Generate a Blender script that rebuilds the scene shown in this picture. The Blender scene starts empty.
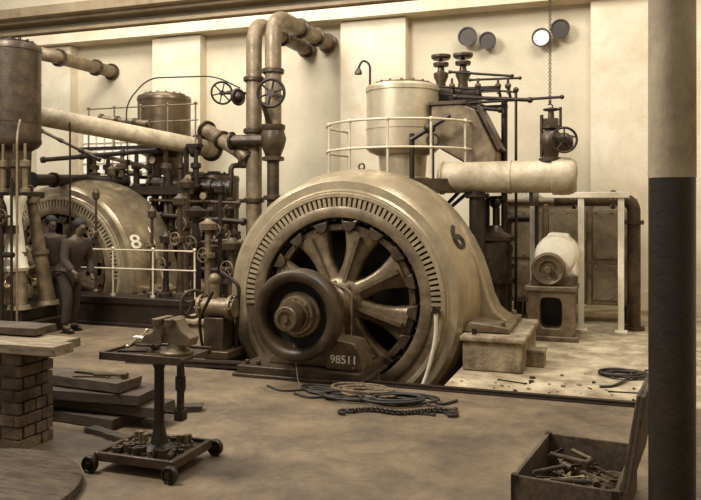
import bpy, bmesh, math, random
from math import sin, cos, pi, radians, sqrt, atan2
from mathutils import Vector, Matrix
random.seed(7)
SC = bpy.context.scene
COL = SC.collection
try:
    SC.view_settings.view_transform = 'Standard'
except Exception:
    pass

# ------------------------------------------------------------------ helper turning image pixels into world positions at a chosen depth
TH = radians(19.39); ST, CT = sin(TH), cos(TH); EYE = 1.9; FP = 750.0; HZ = 206.0
def W(px, py, Y):
    u = (px-350.5)/FP; v = (HZ-py)/FP
    t = Y/(CT+ST*u)
    return Vector((t*(-ST+CT*u), Y, EYE+v*t))
def WX(px, Y): return W(px, 0, Y).x
def WZ(px, py, Y): return W(px, py, Y).z

# ------------------------------------------------------------------ colours / materials
STOPS = [(0,(18,12,7)),(.25,(70,54,35)),(.5,(134,113,83)),(.75,(196,178,144)),(1,(246,239,219))]
def S(v):
    v = max(0, min(1, v))
    for i in range(4):
        a, ca = STOPS[i]; b, cb = STOPS[i+1]
        if v <= b:
            f = (v-a)/(b-a)
            c = [ca[k]+(cb[k]-ca[k])*f for k in range(3)]
            break
    return tuple((x/255/12.92 if x/255 <= .04045 else ((x/255+.055)/1.055)**2.4) for x in c)+(1,)

def mat(name, v, rough=.6, metal=0., var=.07, scale=5., bump=.15, bscale=40., stretch=None, grime=0., gscale=3.):
    m = bpy.data.materials.new(name); m.use_nodes = True
    nt = m.node_tree; N = nt.nodes; L = nt.links
    b = N['Principled BSDF']
    b.inputs['Roughness'].default_value = rough; b.inputs['Metallic'].default_value = metal
    tc = N.new('ShaderNodeTexCoord'); mp = N.new('ShaderNodeMapping')
    L.new(tc.outputs['Object'], mp.inputs[0])
    if stretch: mp.inputs['Scale'].default_value = stretch
    n = N.new('ShaderNodeTexNoise'); n.inputs['Scale'].default_value = scale; n.inputs['Detail'].default_value = 8
    n.inputs['Roughness'].default_value = .65
    L.new(mp.outputs[0], n.inputs['Vector'])
    r = N.new('ShaderNodeValToRGB')
    r.color_ramp.elements[0].position = .3; r.color_ramp.elements[0].color = S(v-var)
    r.color_ramp.elements[1].position = .7; r.color_ramp.elements[1].color = S(v+var)
    L.new(n.outputs[0], r.inputs[0]); out = r.outputs[0]
    if grime:
        n3 = N.new('ShaderNodeTexNoise'); n3.inputs['Scale'].default_value = gscale; n3.inputs['Detail'].default_value = 12; n3.inputs['Roughness'].default_value = .78
        n3.inputs['Distortion'].default_value = .6
        L.new(tc.outputs['Object'], n3.inputs['Vector'])
        r3 = N.new('ShaderNodeValToRGB'); r3.color_ramp.elements[0].position = .38; g = 1-grime
        r3.color_ramp.elements[0].color = (g, g*.96, g*.9, 1)
        r3.color_ramp.elements[1].position = .58; r3.color_ramp.elements[1].color = (1, 1, 1, 1)
        L.new(n3.outputs[0], r3.inputs[0])
        mx = N.new('ShaderNodeMixRGB'); mx.blend_type = 'MULTIPLY'; mx.inputs[0].default_value = 1
        L.new(out, mx.inputs[1]); L.new(r3.outputs[0], mx.inputs[2]); out = mx.outputs[0]
        mr = N.new('ShaderNodeMapRange'); mr.inputs[1].default_value = .35; mr.inputs[2].default_value = .65
        mr.inputs[3].default_value = min(1, rough+.2); mr.inputs[4].default_value = rough
        L.new(n3.outputs[0], mr.inputs[0]); L.new(mr.outputs[0], b.inputs['Roughness'])
    L.new(out, b.inputs['Base Color'])
    if bump:
        n2 = N.new('ShaderNodeTexNoise'); n2.inputs['Scale'].default_value = bscale; n2.inputs['Detail'].default_value = 4
        L.new(mp.outputs[0], n2.inputs['Vector'])
        bp = N.new('ShaderNodeBump'); bp.inputs['Strength'].default_value = bump; bp.inputs['Distance'].default_value = .02
        L.new(n2.outputs[0], bp.inputs['Height']); L.new(bp.outputs[0], b.inputs['Normal'])
    m.diffuse_color = S(v)
    return m

M_casing = mat('painted_casing', .64, .2, .4, .06, 2.5, .03, 15, None, .3, 1.6)
M_casing2 = mat('glossy_casing', .58, .16, .55, .1, 3, .05, 12, None, .4, 2.5)
M_ringlt = mat('worn_ring_paint', .60, .35, .25, .08, 6, .1, 40, None, .3, 5)
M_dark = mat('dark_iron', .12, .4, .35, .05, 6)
M_black = mat('black_recess', .02, .8, 0, .02, 6)  # near-black colour paints in the deep shade of slots and recesses
M_iron = mat('cast_iron', .25, .32, .4, .08, 6, .15, 40, None, .35, 6)
M_rotor = mat('rotor_iron', .36, .3, .45, .1, 6, .15, 40, None, .4, 5)
M_spider = mat('spider_iron', .42, .3, .4, .1, 6, .12, 40, None, .4, 5)
M_mid = mat('grey_painted_iron', .44, .34, .3, .09, 5, .15, 40, None, .4, 5)
M_steel = mat('machined_steel', .68, .18, .75, .08, 8, .05)
M_white = mat('lagged_white', .86, .55, 0, .06, 3, .15, 12, None, .15, 4)
M_cream = mat('stained_lagging', .68, .48, .05, .09, 3, .25, 10, None, .38, 2.2)
M_tan = mat('tan_painted_pipe', .46, .36, .2, .1, 4, .12, 25, None, .35, 3)
M_tank = mat('sheet_steel_jacket', .74, .25, .5, .08, 2, .05, 8, (1, 1, .3), .22, 2)
M_tank2 = mat('dull_steel_jacket', .34, .25, .55, .08, 2, .05, 8, (1, 1, .3), .3, 3)
M_wood = mat('rough_timber', .48, .8, 0, .16, 4, .5, 30, (1, 8, 8), .3, 5)
M_woodd = mat('dark_timber', .2, .8, 0, .1, 4, .4, 30, (1, 8, 8))
M_woodm = mat('stained_timber', .27, .8, 0, .12, 4, .4, 30, (1, 8, 8), .3, 4)
M_conc = mat('rough_concrete', .50, .9, 0, .14, 5, .7, 25, None, .35, 5)
M_rope = mat('hemp_rope', .38, .9, 0, .12, 30, .6, 80)
M_cable = mat('rubber_cable', .10, .6, 0, .05, 10)
M_skin = mat('skin', .30, .6, 0, .04, 5, 0)
M_hair = mat('dark_hair', .08, .8, 0, .03, 20)
M_cloth = mat('dark_work_cloth', .14, .9, 0, .05, 8)
M_cloth2 = mat('faded_trouser_cloth', .18, .9, 0, .05, 8)
M_glass = mat('dial_face', .97, .3, 0, .02, 3, 0)
M_pane = mat('window_pane', .98, .3, 0, .02, 3, 0)  # white colour stands in for daylight brightness in the panes
M_paint = mat('number_paint', .10, .6, 0, .03, 3, 0)
M_wpaint = mat('white_number_paint', .95, .6, 0, .02, 3, 0)
M_dpaint = mat('dull_number_paint', .84, .6, 0, .06, 3, 0)
M_lamp = mat('lamp_dish', .14, .4, .4, .05, 5)
M_panel = mat('condenser_paint', .50, .5, .1, .1, 3, .2, 40, None, .4, 2.5)
M_floor = mat('oily_floor', .40, .5, 0, .1, 1.2, .35, 14, None, .45, 2.2)
M_slab = mat('worn_concrete_slab', .62, .85, 0, .13, 3, .5, 25, None, .35, 3)
M_brickp = mat('rough_brick', .33, .9, 0, .14, 3, .8, 20, None, .5, 6)

def brick_mat(name, v, bv, mortar, scale, dark=(.72, .70, .66, 1), bs=.3, ns=1.0):
    m = bpy.data.materials.new(name); m.use_nodes = True
    nt = m.node_tree; N = nt.nodes; L = nt.links; b = N['Principled BSDF']
    b.inputs['Roughness'].default_value = .85
    tc = N.new('ShaderNodeTexCoord')
    sx = N.new('ShaderNodeSeparateXYZ'); L.new(tc.outputs['Object'], sx.inputs[0])
    ad = N.new('ShaderNodeMath'); ad.operation = 'ADD'; L.new(sx.outputs[0], ad.inputs[0]); L.new(sx.outputs[1], ad.inputs[1])
    cb = N.new('ShaderNodeCombineXYZ'); L.new(ad.outputs[0], cb.inputs[0]); L.new(sx.outputs[2], cb.inputs[1])
    br = N.new('ShaderNodeTexBrick'); br.inputs['Scale'].default_value = scale
    br.inputs['Color1'].default_value = S(v); br.inputs['Color2'].default_value = S(bv); br.inputs['Mortar'].default_value = S(mortar)
    br.inputs['Mortar Size'].default_value = .02
    L.new(cb.outputs[0], br.inputs[0])
    n = N.new('ShaderNodeTexNoise'); n.inputs['Scale'].default_value = ns; n.inputs['Detail'].default_value = 10; n.inputs['Roughness'].default_value = .7
    L.new(tc.outputs['Object'], n.inputs['Vector'])
    r = N.new('ShaderNodeValToRGB'); r.color_ramp.elements[0].position = .3; r.color_ramp.elements[0].color = dark
    r.color_ramp.elements[1].position = .65; r.color_ramp.elements[1].color = (1, 1, 1, 1)
    L.new(n.outputs[0], r.inputs[0])
    mx = N.new('ShaderNodeMixRGB'); mx.blend_type = 'MULTIPLY'; mx.inputs[0].default_value = .9
    L.new(br.outputs[0], mx.inputs[1]); L.new(r.outputs[0], mx.inputs[2]); L.new(mx.outputs[0], b.inputs['Base Color'])
    bp = N.new('ShaderNodeBump'); bp.inputs['Strength'].default_value = bs; bp.inputs['Distance'].default_value = .01
    L.new(br.outputs[1], bp.inputs['Height']); bp.invert = True; L.new(bp.outputs[0], b.inputs['Normal'])
    return m
M_wall = brick_mat('limewashed_brick', .81, .815, .795, 3.5, (.72, .71, .69, 1), .06, .7)
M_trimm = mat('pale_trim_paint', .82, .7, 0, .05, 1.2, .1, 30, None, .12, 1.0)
M_rail = mat('rail_paint', .74, .4, .1, .08, 6, .1)
M_trimd = mat('shadowed_beam', .5, .7, 0, .08, 2, .1)  # darker tone than the pale trim
M_colup = mat('column_upper_paint', .62, .6, 0, .07, 3, .1, 30, None, .25, 3)

# ------------------------------------------------------------------ mesh builder
def fillet(pts, rad, k=6):
    pts = [Vector(p) for p in pts]
    out = [pts[0]]
    for i in range(1, len(pts)-1):
        a, b, c = pts[i-1], pts[i], pts[i+1]
        d1 = (a-b); d2 = (c-b)
        r = min(rad, d1.length*.49, d2.length*.49)
        p = b+d1.normalized()*r; q = b+d2.normalized()*r
        for j in range(k+1):
            t = j/k
            out.append(p*(1-t)**2+b*2*t*(1-t)+q*t*t)
    out.append(pts[-1])
    return out

def frame(ax):
    ax = Vector(ax).normalized()
    h = Vector((0, 0, 1)) if abs(ax.z) < .9 else Vector((1, 0, 0))
    u = h.cross(ax).normalized(); v = ax.cross(u)
    return ax, u, v

class MB:
    def __init__(s): s.v = []; s.f = []
    def add(s, vs, fs):
        o = len(s.v); s.v += [Vector(x) for x in vs]; s.f += [tuple(i+o for i in f) for f in fs]; return s
    def box(s, a, b, rz=0, piv=None, M=None):
        (x0, y0, z0), (x1, y1, z1) = a, b
        vs = [Vector((x, y, z)) for z in (z0, z1) for y in (y0, y1) for x in (x0, x1)]
        if rz:
            c = Vector(piv) if piv else (Vector(a)+Vector(b))/2
            R = Matrix.Rotation(rz, 3, 'Z'); vs = [R@(v-c)+c for v in vs]
        if M: vs = [M@v for v in vs]
        return s.add(vs, [(0, 2, 3, 1), (4, 5, 7, 6), (0, 1, 5, 4), (2, 6, 7, 3), (0, 4, 6, 2), (1, 3, 7, 5)])
    def lathe(s, prof, o, ax, n=32, a0=0, a1=2*pi, closed=False):
        ax, u, v = frame(ax); o = Vector(o)
        full = abs(a1-a0-2*pi) < 1e-6
        m = n if full else n+1
        vs = []; fs = []
        for (h, r) in prof:
            for i in range(m):
                a = a0+(a1-a0)*i/n
                vs.append(o+ax*h+(u*cos(a)+v*sin(a))*r)
        P = len(prof)
        for j in range(P-1 if not closed else P):
            k = (j+1) % P
            for i in range(n):
                i2 = (i+1) % m if full else i+1
                fs.append((j*m+i, j*m+i2, k*m+i2, k*m+i))
        return s.add(vs, fs)
    def cyl(s, a, b, r, r2=None, n=20):
        a = Vector(a); b = Vector(b); r2 = r if r2 is None else r2
        L = (b-a).length
        return s.lathe([(0, 0.0005), (0, r), (L, r2), (L, 0.0005)], a, b-a, n)
    def torus(s, c, ax, R, r, n=32, m=10, a0=0, a1=2*pi):
        prof = [(r*sin(2*pi*k/m), R+r*cos(2*pi*k/m)) for k in range(m)]
        return s.lathe(prof, c, ax, n, a0, a1, closed=True)
    def sph(s, c, r, sc=(1, 1, 1), n=16, m=10):
        c = Vector(c); vs = []; fs = []
        for j in range(m+1):
            p = pi*j/m
            for i in range(n):
                a = 2*pi*i/n
                rr = max(sin(p), .002)
                vs.append(c+Vector((rr*cos(a)*r*sc[0], rr*sin(a)*r*sc[1], cos(p)*r*sc[2])))
        for j in range(m):
            for i in range(n):
                fs.append((j*n+i, (j+1)*n+i, (j+1)*n+(i+1) % n, j*n+(i+1) % n))
        return s.add(vs, fs)
    def tube(s, pts, r, n=10):
        pts = [Vector(p) for p in pts]
        vs = []; fs = []
        t0 = (pts[1]-pts[0]).normalized(); _, u, v = frame(t0)
        for i, p in enumerate(pts):
            if i == 0: t = (pts[1]-p)
            elif i == len(pts)-1: t = p-pts[i-1]
            else: t = pts[i+1]-pts[i-1]
            if t.length < 1e-7: t = t0
            t = t.normalized()
            u = (u-t*u.dot(t)).normalized(); v = t.cross(u)
            for k in range(n):
                a = 2*pi*k/n; vs.append(p+(u*cos(a)+v*sin(a))*r)
            t0 = t
        for i in range(len(pts)-1):
            for k in range(n):
                fs.append((i*n+k, i*n+(k+1) % n, (i+1)*n+(k+1) % n, (i+1)*n+k))
        fs.append(tuple(range(n-1, -1, -1))); fs.append(tuple((len(pts)-1)*n+k for k in range(n)))
        return s.add(vs, fs)
    def prism(s, poly, o, u, v, w):
        o, u, v, w = map(Vector, (o, u, v, w)); n = len(poly)
        vs = [o+u*p[0]+v*p[1] for p in poly]+[o+u*p[0]+v*p[1]+w for p in poly]
        fs = [tuple(range(n)), tuple(range(2*n-1, n-1, -1))]
        for i in range(n):
            j = (i+1) % n; fs.append((i, i+n, j+n, j))
        return s.add(vs, fs)
    def ringprism(s, outer, inner, o, u, v, w):
        o, u, v, w = map(Vector, (o, u, v, w)); n = len(outer)
        P = [o+u*p[0]+v*p[1] for p in outer]; Q = [o+u*p[0]+v*p[1] for p in inner]
        vs = P+Q+[p+w for p in P]+[q+w for q in Q]; fs = []
        for i in range(n):
            j = (i+1) % n
            fs += [(i, j, n+j, n+i), (2*n+i, 3*n+i, 3*n+j, 2*n+j), (i, 2*n+i, 2*n+j, j), (n+i, n+j, 3*n+j, 3*n+i)]
        return s.add(vs, fs)
    def flange(s, p, ax, r, th=.04, bolts=8, n=24):
        ax = Vector(ax).normalized(); p = Vector(p)
        s.cyl(p-ax*th/2, p+ax*th/2, r, n=n)
        _, u, v = frame(ax)
        for i in range(bolts):
            a = 2*pi*i/bolts
            q = p+(u*cos(a)+v*sin(a))*r*.86
            s.cyl(q-ax*(th/2+.018), q+ax*(th/2+.018), r*.07+.003, n=6)
        return s

def rrect(hx, hz, rad, n=48, cz=0):
    out = []
    for i in range(n):
        a = 2*pi*(i+.5)/n; c, s_ = cos(a), sin(a)
        e = 2/rad if rad else 40
        p = (abs(c)**e+abs(s_)**e)**(-1/e)
        out.append((hx*c*p, cz+hz*s_*p))
    return out

def tag(o, label, cat, group=None):
    o['label'] = label; o['category'] = cat
    if group: o['group'] = group
    return o
def thing(name, label, cat, base=(0, 0, 0), group=None):
    e = bpy.data.objects.new(name, None); COL.objects.link(e); e.location = base; e.empty_display_size = .1
    return tag(e, label, cat, group)
def wloc(o):
    p = Vector(o.location)
    while o.parent: o = o.parent; p += Vector(o.location)
    return p
def put(mb, name, m, parent=None, label=None, cat=None, group=None, bevel=0, origin=None, sharp=35, kind=None):
    me = bpy.data.meshes.new(name)
    off = wloc(parent) if parent else Vector((0, 0, 0))
    org = Vector(origin) if origin is not None else off
    me.from_pydata([v-org for v in mb.v], [], mb.f); me.update()
    bm = bmesh.new(); bm.from_mesh(me); bmesh.ops.recalc_face_normals(bm, faces=bm.faces); bm.to_mesh(me); bm.free()
    if isinstance(m, (list, tuple)):
        for q in m: me.materials.append(q)
    else: me.materials.append(m)
    for p in me.polygons: p.use_smooth = True
    try: me.set_sharp_from_angle(angle=radians(sharp))
    except Exception: pass
    o = bpy.data.objects.new(name, me); COL.objects.link(o)
    if parent:
        o.parent = parent; o.location = org-off
    else: o.location = org
    if bevel:
        b = o.modifiers.new('bevel', 'BEVEL'); b.width = bevel; b.segments = 2; b.limit_method = 'ANGLE'; b.angle_limit = radians(40)
    if label: o['label'] = label
    if cat: o['category'] = cat
    if group: o['group'] = group
    if kind: o['kind'] = kind
    return o
def text_mesh(body, size, extrude=.002, bold=.012):
    cu = bpy.data.curves.new('num', 'FONT'); cu.body = body; cu.size = size; cu.extrude = extrude; cu.align_x = 'CENTER'; cu.align_y = 'CENTER'
    cu.offset = size*bold
    to = bpy.data.objects.new('tmp', cu); COL.objects.link(to)
    dg = bpy.context.evaluated_depsgraph_get(); me = bpy.data.meshes.new_from_object(to.evaluated_get(dg)); bpy.data.objects.remove(to)
    return me

# ------------------------------------------------------------------ STRUCTURE
GX, GY, GZ = -3.21, 8.72, .73
G2X, G2Y = -9.3, 10.8
holes = [(-4.8, -3.8, 7.7, 8.5), (-2.62, -1.7, 7.7, 8.5), (-4.8, -1.7, 8.5, 10.5), (-10.9, -7.7, 10.6, 12.3)]
xs = sorted(set([-22, 5]+[h[0] for h in holes]+[h[1] for h in holes]))
ys = sorted(set([-3, 15.3]+[h[2] for h in holes]+[h[3] for h in holes]))
mi = []; DP = -1.15
mbf = MB()
def inhole(x, y): return any(h[0] < x < h[1] and h[2] < y < h[3] for h in holes)
for i in range(len(xs)-1):
    for j in range(len(ys)-1):
        x0, x1, y0, y1 = xs[i], xs[i+1], ys[j], ys[j+1]; cx, cy = (x0+x1)/2, (y0+y1)/2
        if inhole(cx, cy):
            mbf.add([(x0, y0, DP), (x1, y0, DP), (x1, y1, DP), (x0, y1, DP)], [(0, 1, 2, 3)]); mi.append(0)
            for (nx, ny, q) in ((x0-.01, cy, [(x0, y0), (x0, y1)]), (x1+.01, cy, [(x1, y0), (x1, y1)]), (cx, y0-.01, [(x0, y0), (x1, y0)]), (cx, y1+.01, [(x0, y1), (x1, y1)])):
                if not inhole(nx, ny):
                    (a, b), (c, d) = q
                    mbf.add([(a, b, DP), (c, d, DP), (c, d, 0), (a, b, 0)], [(0, 1, 2, 3)]); mi.append(0)
        else:
            mbf.add([(x0, y0, 0), (x1, y0, 0), (x1, y1, 0), (x0, y1, 0)], [(0, 1, 2, 3)])
            mi.append(1 if (cy > 7.7 and cx > -1.75) else 0)
fl = put(mbf, 'floor', [M_floor, M_slab], kind='structure')
for p, k in zip(fl.data.polygons, mi): p.material_index = k; p.use_smooth = False

b = MB().box((-22, 15, 0), (5, 15.3, 9)); put(b, 'wall_back', M_wall, kind='structure')
b = MB().box((4.6, -3, 0), (4.9, 15, 9)); put(b, 'wall_right', M_wall, kind='structure')
k = 1
for (x0, x1) in ((-13.3, -12.3), (-10.0, -8.75), (-5.4, -4.0), (-.42, 1.6)):
    b = MB().box((x0, 14.72, 0), (x1, 15.0, 5.74)).box((x0-.05, 14.66, 0), (x1+.05, 14.72, .35))
    put(b, 'trim_%d' % k, M_trimm, kind='structure'); k += 1
b = MB().box((-22, 14.5, 5.76), (5, 15, 5.93)).box((-22, 14.62, 5.93), (5, 15, 6.02)); put(b, 'trim_%d' % k, M_trimm, kind='structure'); k += 1
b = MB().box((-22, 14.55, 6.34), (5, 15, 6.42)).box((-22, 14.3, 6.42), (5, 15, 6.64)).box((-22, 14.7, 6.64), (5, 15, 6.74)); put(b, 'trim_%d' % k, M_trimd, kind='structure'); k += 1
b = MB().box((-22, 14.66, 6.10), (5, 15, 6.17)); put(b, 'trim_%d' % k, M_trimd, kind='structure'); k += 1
for wi, (wx0, wx1, wz0, wz1) in enumerate(((-12.2, -10.1, 1.7, 3.9),)):
    wn = MB()
    wn.box((wx0, 14.93, wz0), (wx1, 14.99, wz0+.08)).box((wx0, 14.93, wz1-.08), (wx1, 14.99, wz1)).box((wx0, 14.93, wz0+.08), (wx0+.08, 14.99, wz1-.08)).box((wx1-.08, 14.93, wz0+.08), (wx1, 14.99, wz1-.08))
    for i in range(1, 9):
        x = wx0+(wx1-wx0)*i/9; wn.box((x-.008, 14.94, wz0+.08), (x+.008, 14.97, wz1-.08))
    for i in range(1, 9):
        z = wz0+(wz1-wz0)*i/9; wn.box((wx0+.08, 14.95, z-.008), (wx1-.08, 14.975, z+.008))
    nf = len(wn.f)
    wn.box((wx0+.05, 14.98, wz0+.05), (wx1-.05, 14.995, wz1-.05))
    o = put(wn, 'window_%d' % (wi+1), [M_rail, M_pane], kind='structure')
    for p in o.data.polygons:
        if p.index >= nf: p.material_index = 1

cb = Vector((WX(672, 4.34), 4.34, 0))
c = thing('cast_iron_column', 'round cast iron column, dark below and pale painted above', 'column', cb)
r = .118
put(MB().lathe([(0, .001), (0, .24), (.06, .24), (.08, .19), (.14, .17), (.2, r+.02), (.3, r), (2.05, r), (2.05, .001)], cb, (0, 0, 1), 40), 'lower_shaft', M_dark, c)
put(MB().lathe([(2.05, .001), (2.05, r+.002), (6.6, r-.005), (6.75, .2), (6.9, .2), (6.9, .001)], cb, (0, 0, 1), 40), 'upper_shaft', M_colup, c, label='pale painted upper shaft')

# ------------------------------------------------------------------ GENERATOR
CP = [(.04, 1.50), (.07, 1.54), (.14, 1.56), (.3, 1.60), (.5, 1.64), (.7, 1.66), (1.1, 1.66)]
def generator(base, s, zc, num, mcas, disc=True, label='', al=32, ny=.38, mnum=None, nsz=.38):
    base = Vector(base)
    g = thing('alternator', label, 'generator', base)
    A = Vector((base.x, base.y, zc)); Yv = Vector((0, 1, 0))
    def P(prof): return [(a*s, r*s) for a, r in prof]
    put(MB().lathe(P([(0.02, 1.30), (-.01, 1.33), (-.01, 1.36), (.015, 1.385), (.02, 1.48)]+CP+[(1.26, 1.62), (1.36, 1.54), (1.4, 1.42), (1.4, 1.0), (1.36, 1.0), (1.3, 1.35), (.1, 1.30)]), A, Yv, 96, closed=True), 'stator_casing', mcas, g, sharp=30)
    put(MB().lathe(P([(-.02, 1.03), (-.03, 1.05), (-.03, 1.15), (-.02, 1.165), (.08, 1.165), (.08, 1.03)]), A, Yv, 96, closed=True), 'inner_ring', M_mid, g)
    put(MB().lathe(P([(-.01, 1.275), (-.03, 1.285), (-.03, 1.33), (0, 1.345), (.06, 1.345), (.06, 1.275)]), A, Yv, 96, closed=True), 'outer_ring', M_ringlt, g)
    tb = MB(); nT = 60
    for i in range(nT+1):
        a = radians(-3+186*i/nT); w = .02*s
        rd = Vector((cos(a), 0, sin(a))); tn = Vector((-sin(a), 0, cos(a)))
        tb.prism([(1.155*s, -w), (1.285*s, -w), (1.285*s, w), (1.155*s, w)], A+Yv*(-.02*s), rd, tn, Yv*.09*s)
    for (r0, r1) in ((1.15, 1.162), (1.278, 1.29)):
        tb.lathe(P([(.0, r0), (.0, r1), (.07, r1), (.07, r0)]), A, Yv, 64, closed=True)
    put(tb, 'slotted_grille', M_ringlt, g)
    lo = MB()
    a0, a1 = radians(184), radians(356); n = 50
    for i in range(n):
        aa = a0+(a1-a0)*i/n; ab = a0+(a1-a0)*(i+1)/n
        q = [A+Vector((cos(t), 0, sin(t)))*R*s+Yv*y*s for y in (0, .07) for (t, R) in ((aa, 1.16), (aa, 1.285), (ab, 1.285), (ab, 1.16))]
        lo.add(q, [(0, 1, 2, 3), (7, 6, 5, 4), (0, 4, 5, 1), (2, 6, 7, 3), (1, 5, 6, 2), (0, 3, 7, 4)])
    put(lo, 'lower_cover', M_mid, g)
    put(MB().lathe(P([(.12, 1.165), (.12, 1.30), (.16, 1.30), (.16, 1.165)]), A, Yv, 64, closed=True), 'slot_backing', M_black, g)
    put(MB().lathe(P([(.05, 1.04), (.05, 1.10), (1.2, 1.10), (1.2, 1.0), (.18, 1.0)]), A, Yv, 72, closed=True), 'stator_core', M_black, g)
    cl = MB()
    cl.lathe(P([(.13, 1.0), (.13, 1.04), (.17, 1.04), (.17, 1.0)]), A, Yv, 64, closed=True)
    for i in range(60):
        a = 2*pi*i/60; rd = Vector((cos(a), 0, sin(a))); tn = Vector((-sin(a), 0, cos(a)))
        cl.prism([(.985*s, -.022*s), (1.04*s, -.018*s), (1.04*s, .018*s), (.985*s, .022*s)], A+Yv*.09*s, rd, tn, Yv*.09*s)
    put(cl, 'winding', M_dark, g)
    rm = MB().lathe(P([(.10, .86), (.07, .875), (.07, .945), (.10, .96), (.95, .96), (.95, .86)]), A, Yv, 72, closed=True)
    for i in range(32):
        a = 2*pi*i/32; q = A+Vector((cos(a), 0, sin(a)))*.91*s
        rm.cyl(q+Yv*.05*s, q+Yv*.09*s, .018*s, n=6)
    rot = put(rm, 'rotor', M_rotor, g)
    nS = 8
    for i in range(nS):
        a = 2*pi*i/nS+radians(27); rd = Vector((cos(a), 0, sin(a))); tn = Vector((-sin(a), 0, cos(a)))
        sp = MB()
        prof = [(.2, .15, .0, .12), (.30, .125, .0, .11), (.42, .115, .01, .10), (.54, .125, .03, .10), (.66, .155, .05, .10), (.77, .20, .06, .11), (.875, .25, .07, .13)]
        vs = []; fs = []; K = 16
        for (R, hw, y, th_) in prof:
            for k in range(K):
                t = 2*pi*k/K
                ct, st = cos(t), sin(t)
                vs.append(A+rd*R*s+tn*hw*s*math.copysign(abs(ct)**.5, ct)+Yv*(y+.08+th_*math.copysign(abs(st)**.5, st))*s)
        for j in range(len(prof)-1):
            for k in range(K):
                fs.append((j*K+k, j*K+(k+1) % K, (j+1)*K+(k+1) % K, (j+1)*K+k))
        fs.append(tuple(range(K))); fs.append(tuple((len(prof)-1)*K+k for k in range(K)))
        sp.add(vs, fs)
        # raised stiffening web down each arm
        sp.prism([(.24*s, -.02*s), (.84*s, -.025*s), (.84*s, .025*s), (.24*s, .02*s)], A+Yv*(-.07*s), rd, tn, Yv*.1*s)
        put(sp, 'spoke', M_spider, rot, sharp=40)
        for dd in (-1, 1):
            a2 = a+dd*pi/nS*.5; rd2 = Vector((cos(a2), 0, sin(a2))); tn2 = Vector((-sin(a2), 0, cos(a2)))
            pl = MB().prism([(.86*s, -.03*s), (.90*s, -.07*s), (.985*s, -.10*s), (.985*s, .10*s), (.90*s, .07*s), (.86*s, .03*s)], A+Yv*(.0*s), rd2, tn2, Yv*.1*s)
            put(pl, 'pole_shoe', M_iron, rot, bevel=.01)
    hb = MB().lathe(P([(-.24, .001), (-.24, .17), (-.2, .2), (-.08, .21), (-.06, .26), (-.03, .29), (.02, .33), (.3, .35), (.3, .001)]), A, Yv, 40)
    for i in range(8):
        a = 2*pi*(i+.5)/8+radians(30); q = A+Vector((cos(a), 0, sin(a)))*.235*s
        hb.cyl(q-Yv*.10*s, q+Yv*.0, .022*s, n=6)
    put(hb, 'hub', M_spider, rot)
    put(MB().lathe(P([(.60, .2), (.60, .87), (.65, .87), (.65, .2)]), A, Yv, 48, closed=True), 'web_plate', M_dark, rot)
    L = 1.85 if disc else .75
    sh = MB().lathe(P([(.9, .001), (.9, .13), (-.24, .13), (-.24, .17), (-.32, .17), (-.32, .13), (-.40, .13), (-.40, .18), (-.5, .185), (-.5, .13), (-.56, .13), (-.56, .16), (-.6, .16), (-.6, .12), (-L+.3, .12), (-L+.3, .001)]), A, Yv, 32)
    put(sh, 'shaft', M_steel, g, label='bright machined shaft with collars')
    for sg in (-1, 1):
        ft = MB()
        poly = [(1.30, .98), (1.47, .78), (1.60, .52), (1.68, .28), (1.74, .05), (1.82, -.12), (1.96, -.23), (2.0, -.31), (1.3, -.31), (1.1, .3)]
        poly = [(a*s, b_*s) for a, b_ in poly]
        ft.prism(poly, A+Yv*.60*s, Vector((sg, 0, 0)), Vector((0, 0, 1)), Yv*.56*s)
        put(ft, 'mounting_foot', mcas, g, bevel=.04*s, sharp=40)
        f2 = MB()
        f2.prism([(1.6*s, -.20*s), (1.95*s, -.24*s), (2.06*s, -.26*s), (2.06*s, -.315*s), (1.5*s, -.315*s)], A+Yv*.1*s, Vector((sg, 0, 0)), Vector((0, 0, 1)), Yv*1.25*s)
        for yy in (.2, 1.25):
            f2.cyl(A+Vector((sg*1.97*s, yy*s, -.26*s)), A+Vector((sg*1.97*s, yy*s, -.19*s)), .035*s, n=6)
        put(f2, 'foot_flange', M_mid, g, bevel=.008)
    eye = MB().torus(A+Vector((0, .85*s, 1.70*s)), (0, 1, 0), .04*s, .013*s, 20, 8).cyl(A+Vector((0, .85*s, 1.64*s)), A+Vector((0, .85*s, 1.67*s)), .04*s)
    put(eye, 'lifting_eye', M_iron, g)
    me = text_mesh(num, nsz*s, bold=.015)
    al = radians(al); yy = ny*s; R = 1.60*s
    rd = Vector((cos(al), 0, sin(al))); nm = (rd*.98-Yv*.15).normalized()
    upv = Vector((0, 0, 1)); upv = (upv-nm*upv.dot(nm)).normalized(); rt = upv.cross(nm)
    pos = A+rd*R+Yv*yy
    for v in me.vertices:
        p = pos+rt*v.co.x*1.3+upv*v.co.y+nm*v.co.z
        d = p-A; h = d.y/s; rad = sqrt(d.x**2+d.z**2)
        R2 = 1.56
        for (q0, r0), (q1, r1) in zip(CP, CP[1:]):
            if q0 <= h <= q1: R2 = r0+(r1-r0)*(h-q0)/(q1-q0)
        f = (R2+.014)*s/rad
        v.co = A+Vector((d.x*f, d.y, d.z*f))-base
    me.materials.append(mnum or M_paint)
    o = bpy.data.objects.new('painted_number', me); COL.objects.link(o); o.parent = g; o['label'] = 'painted number '+num
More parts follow.
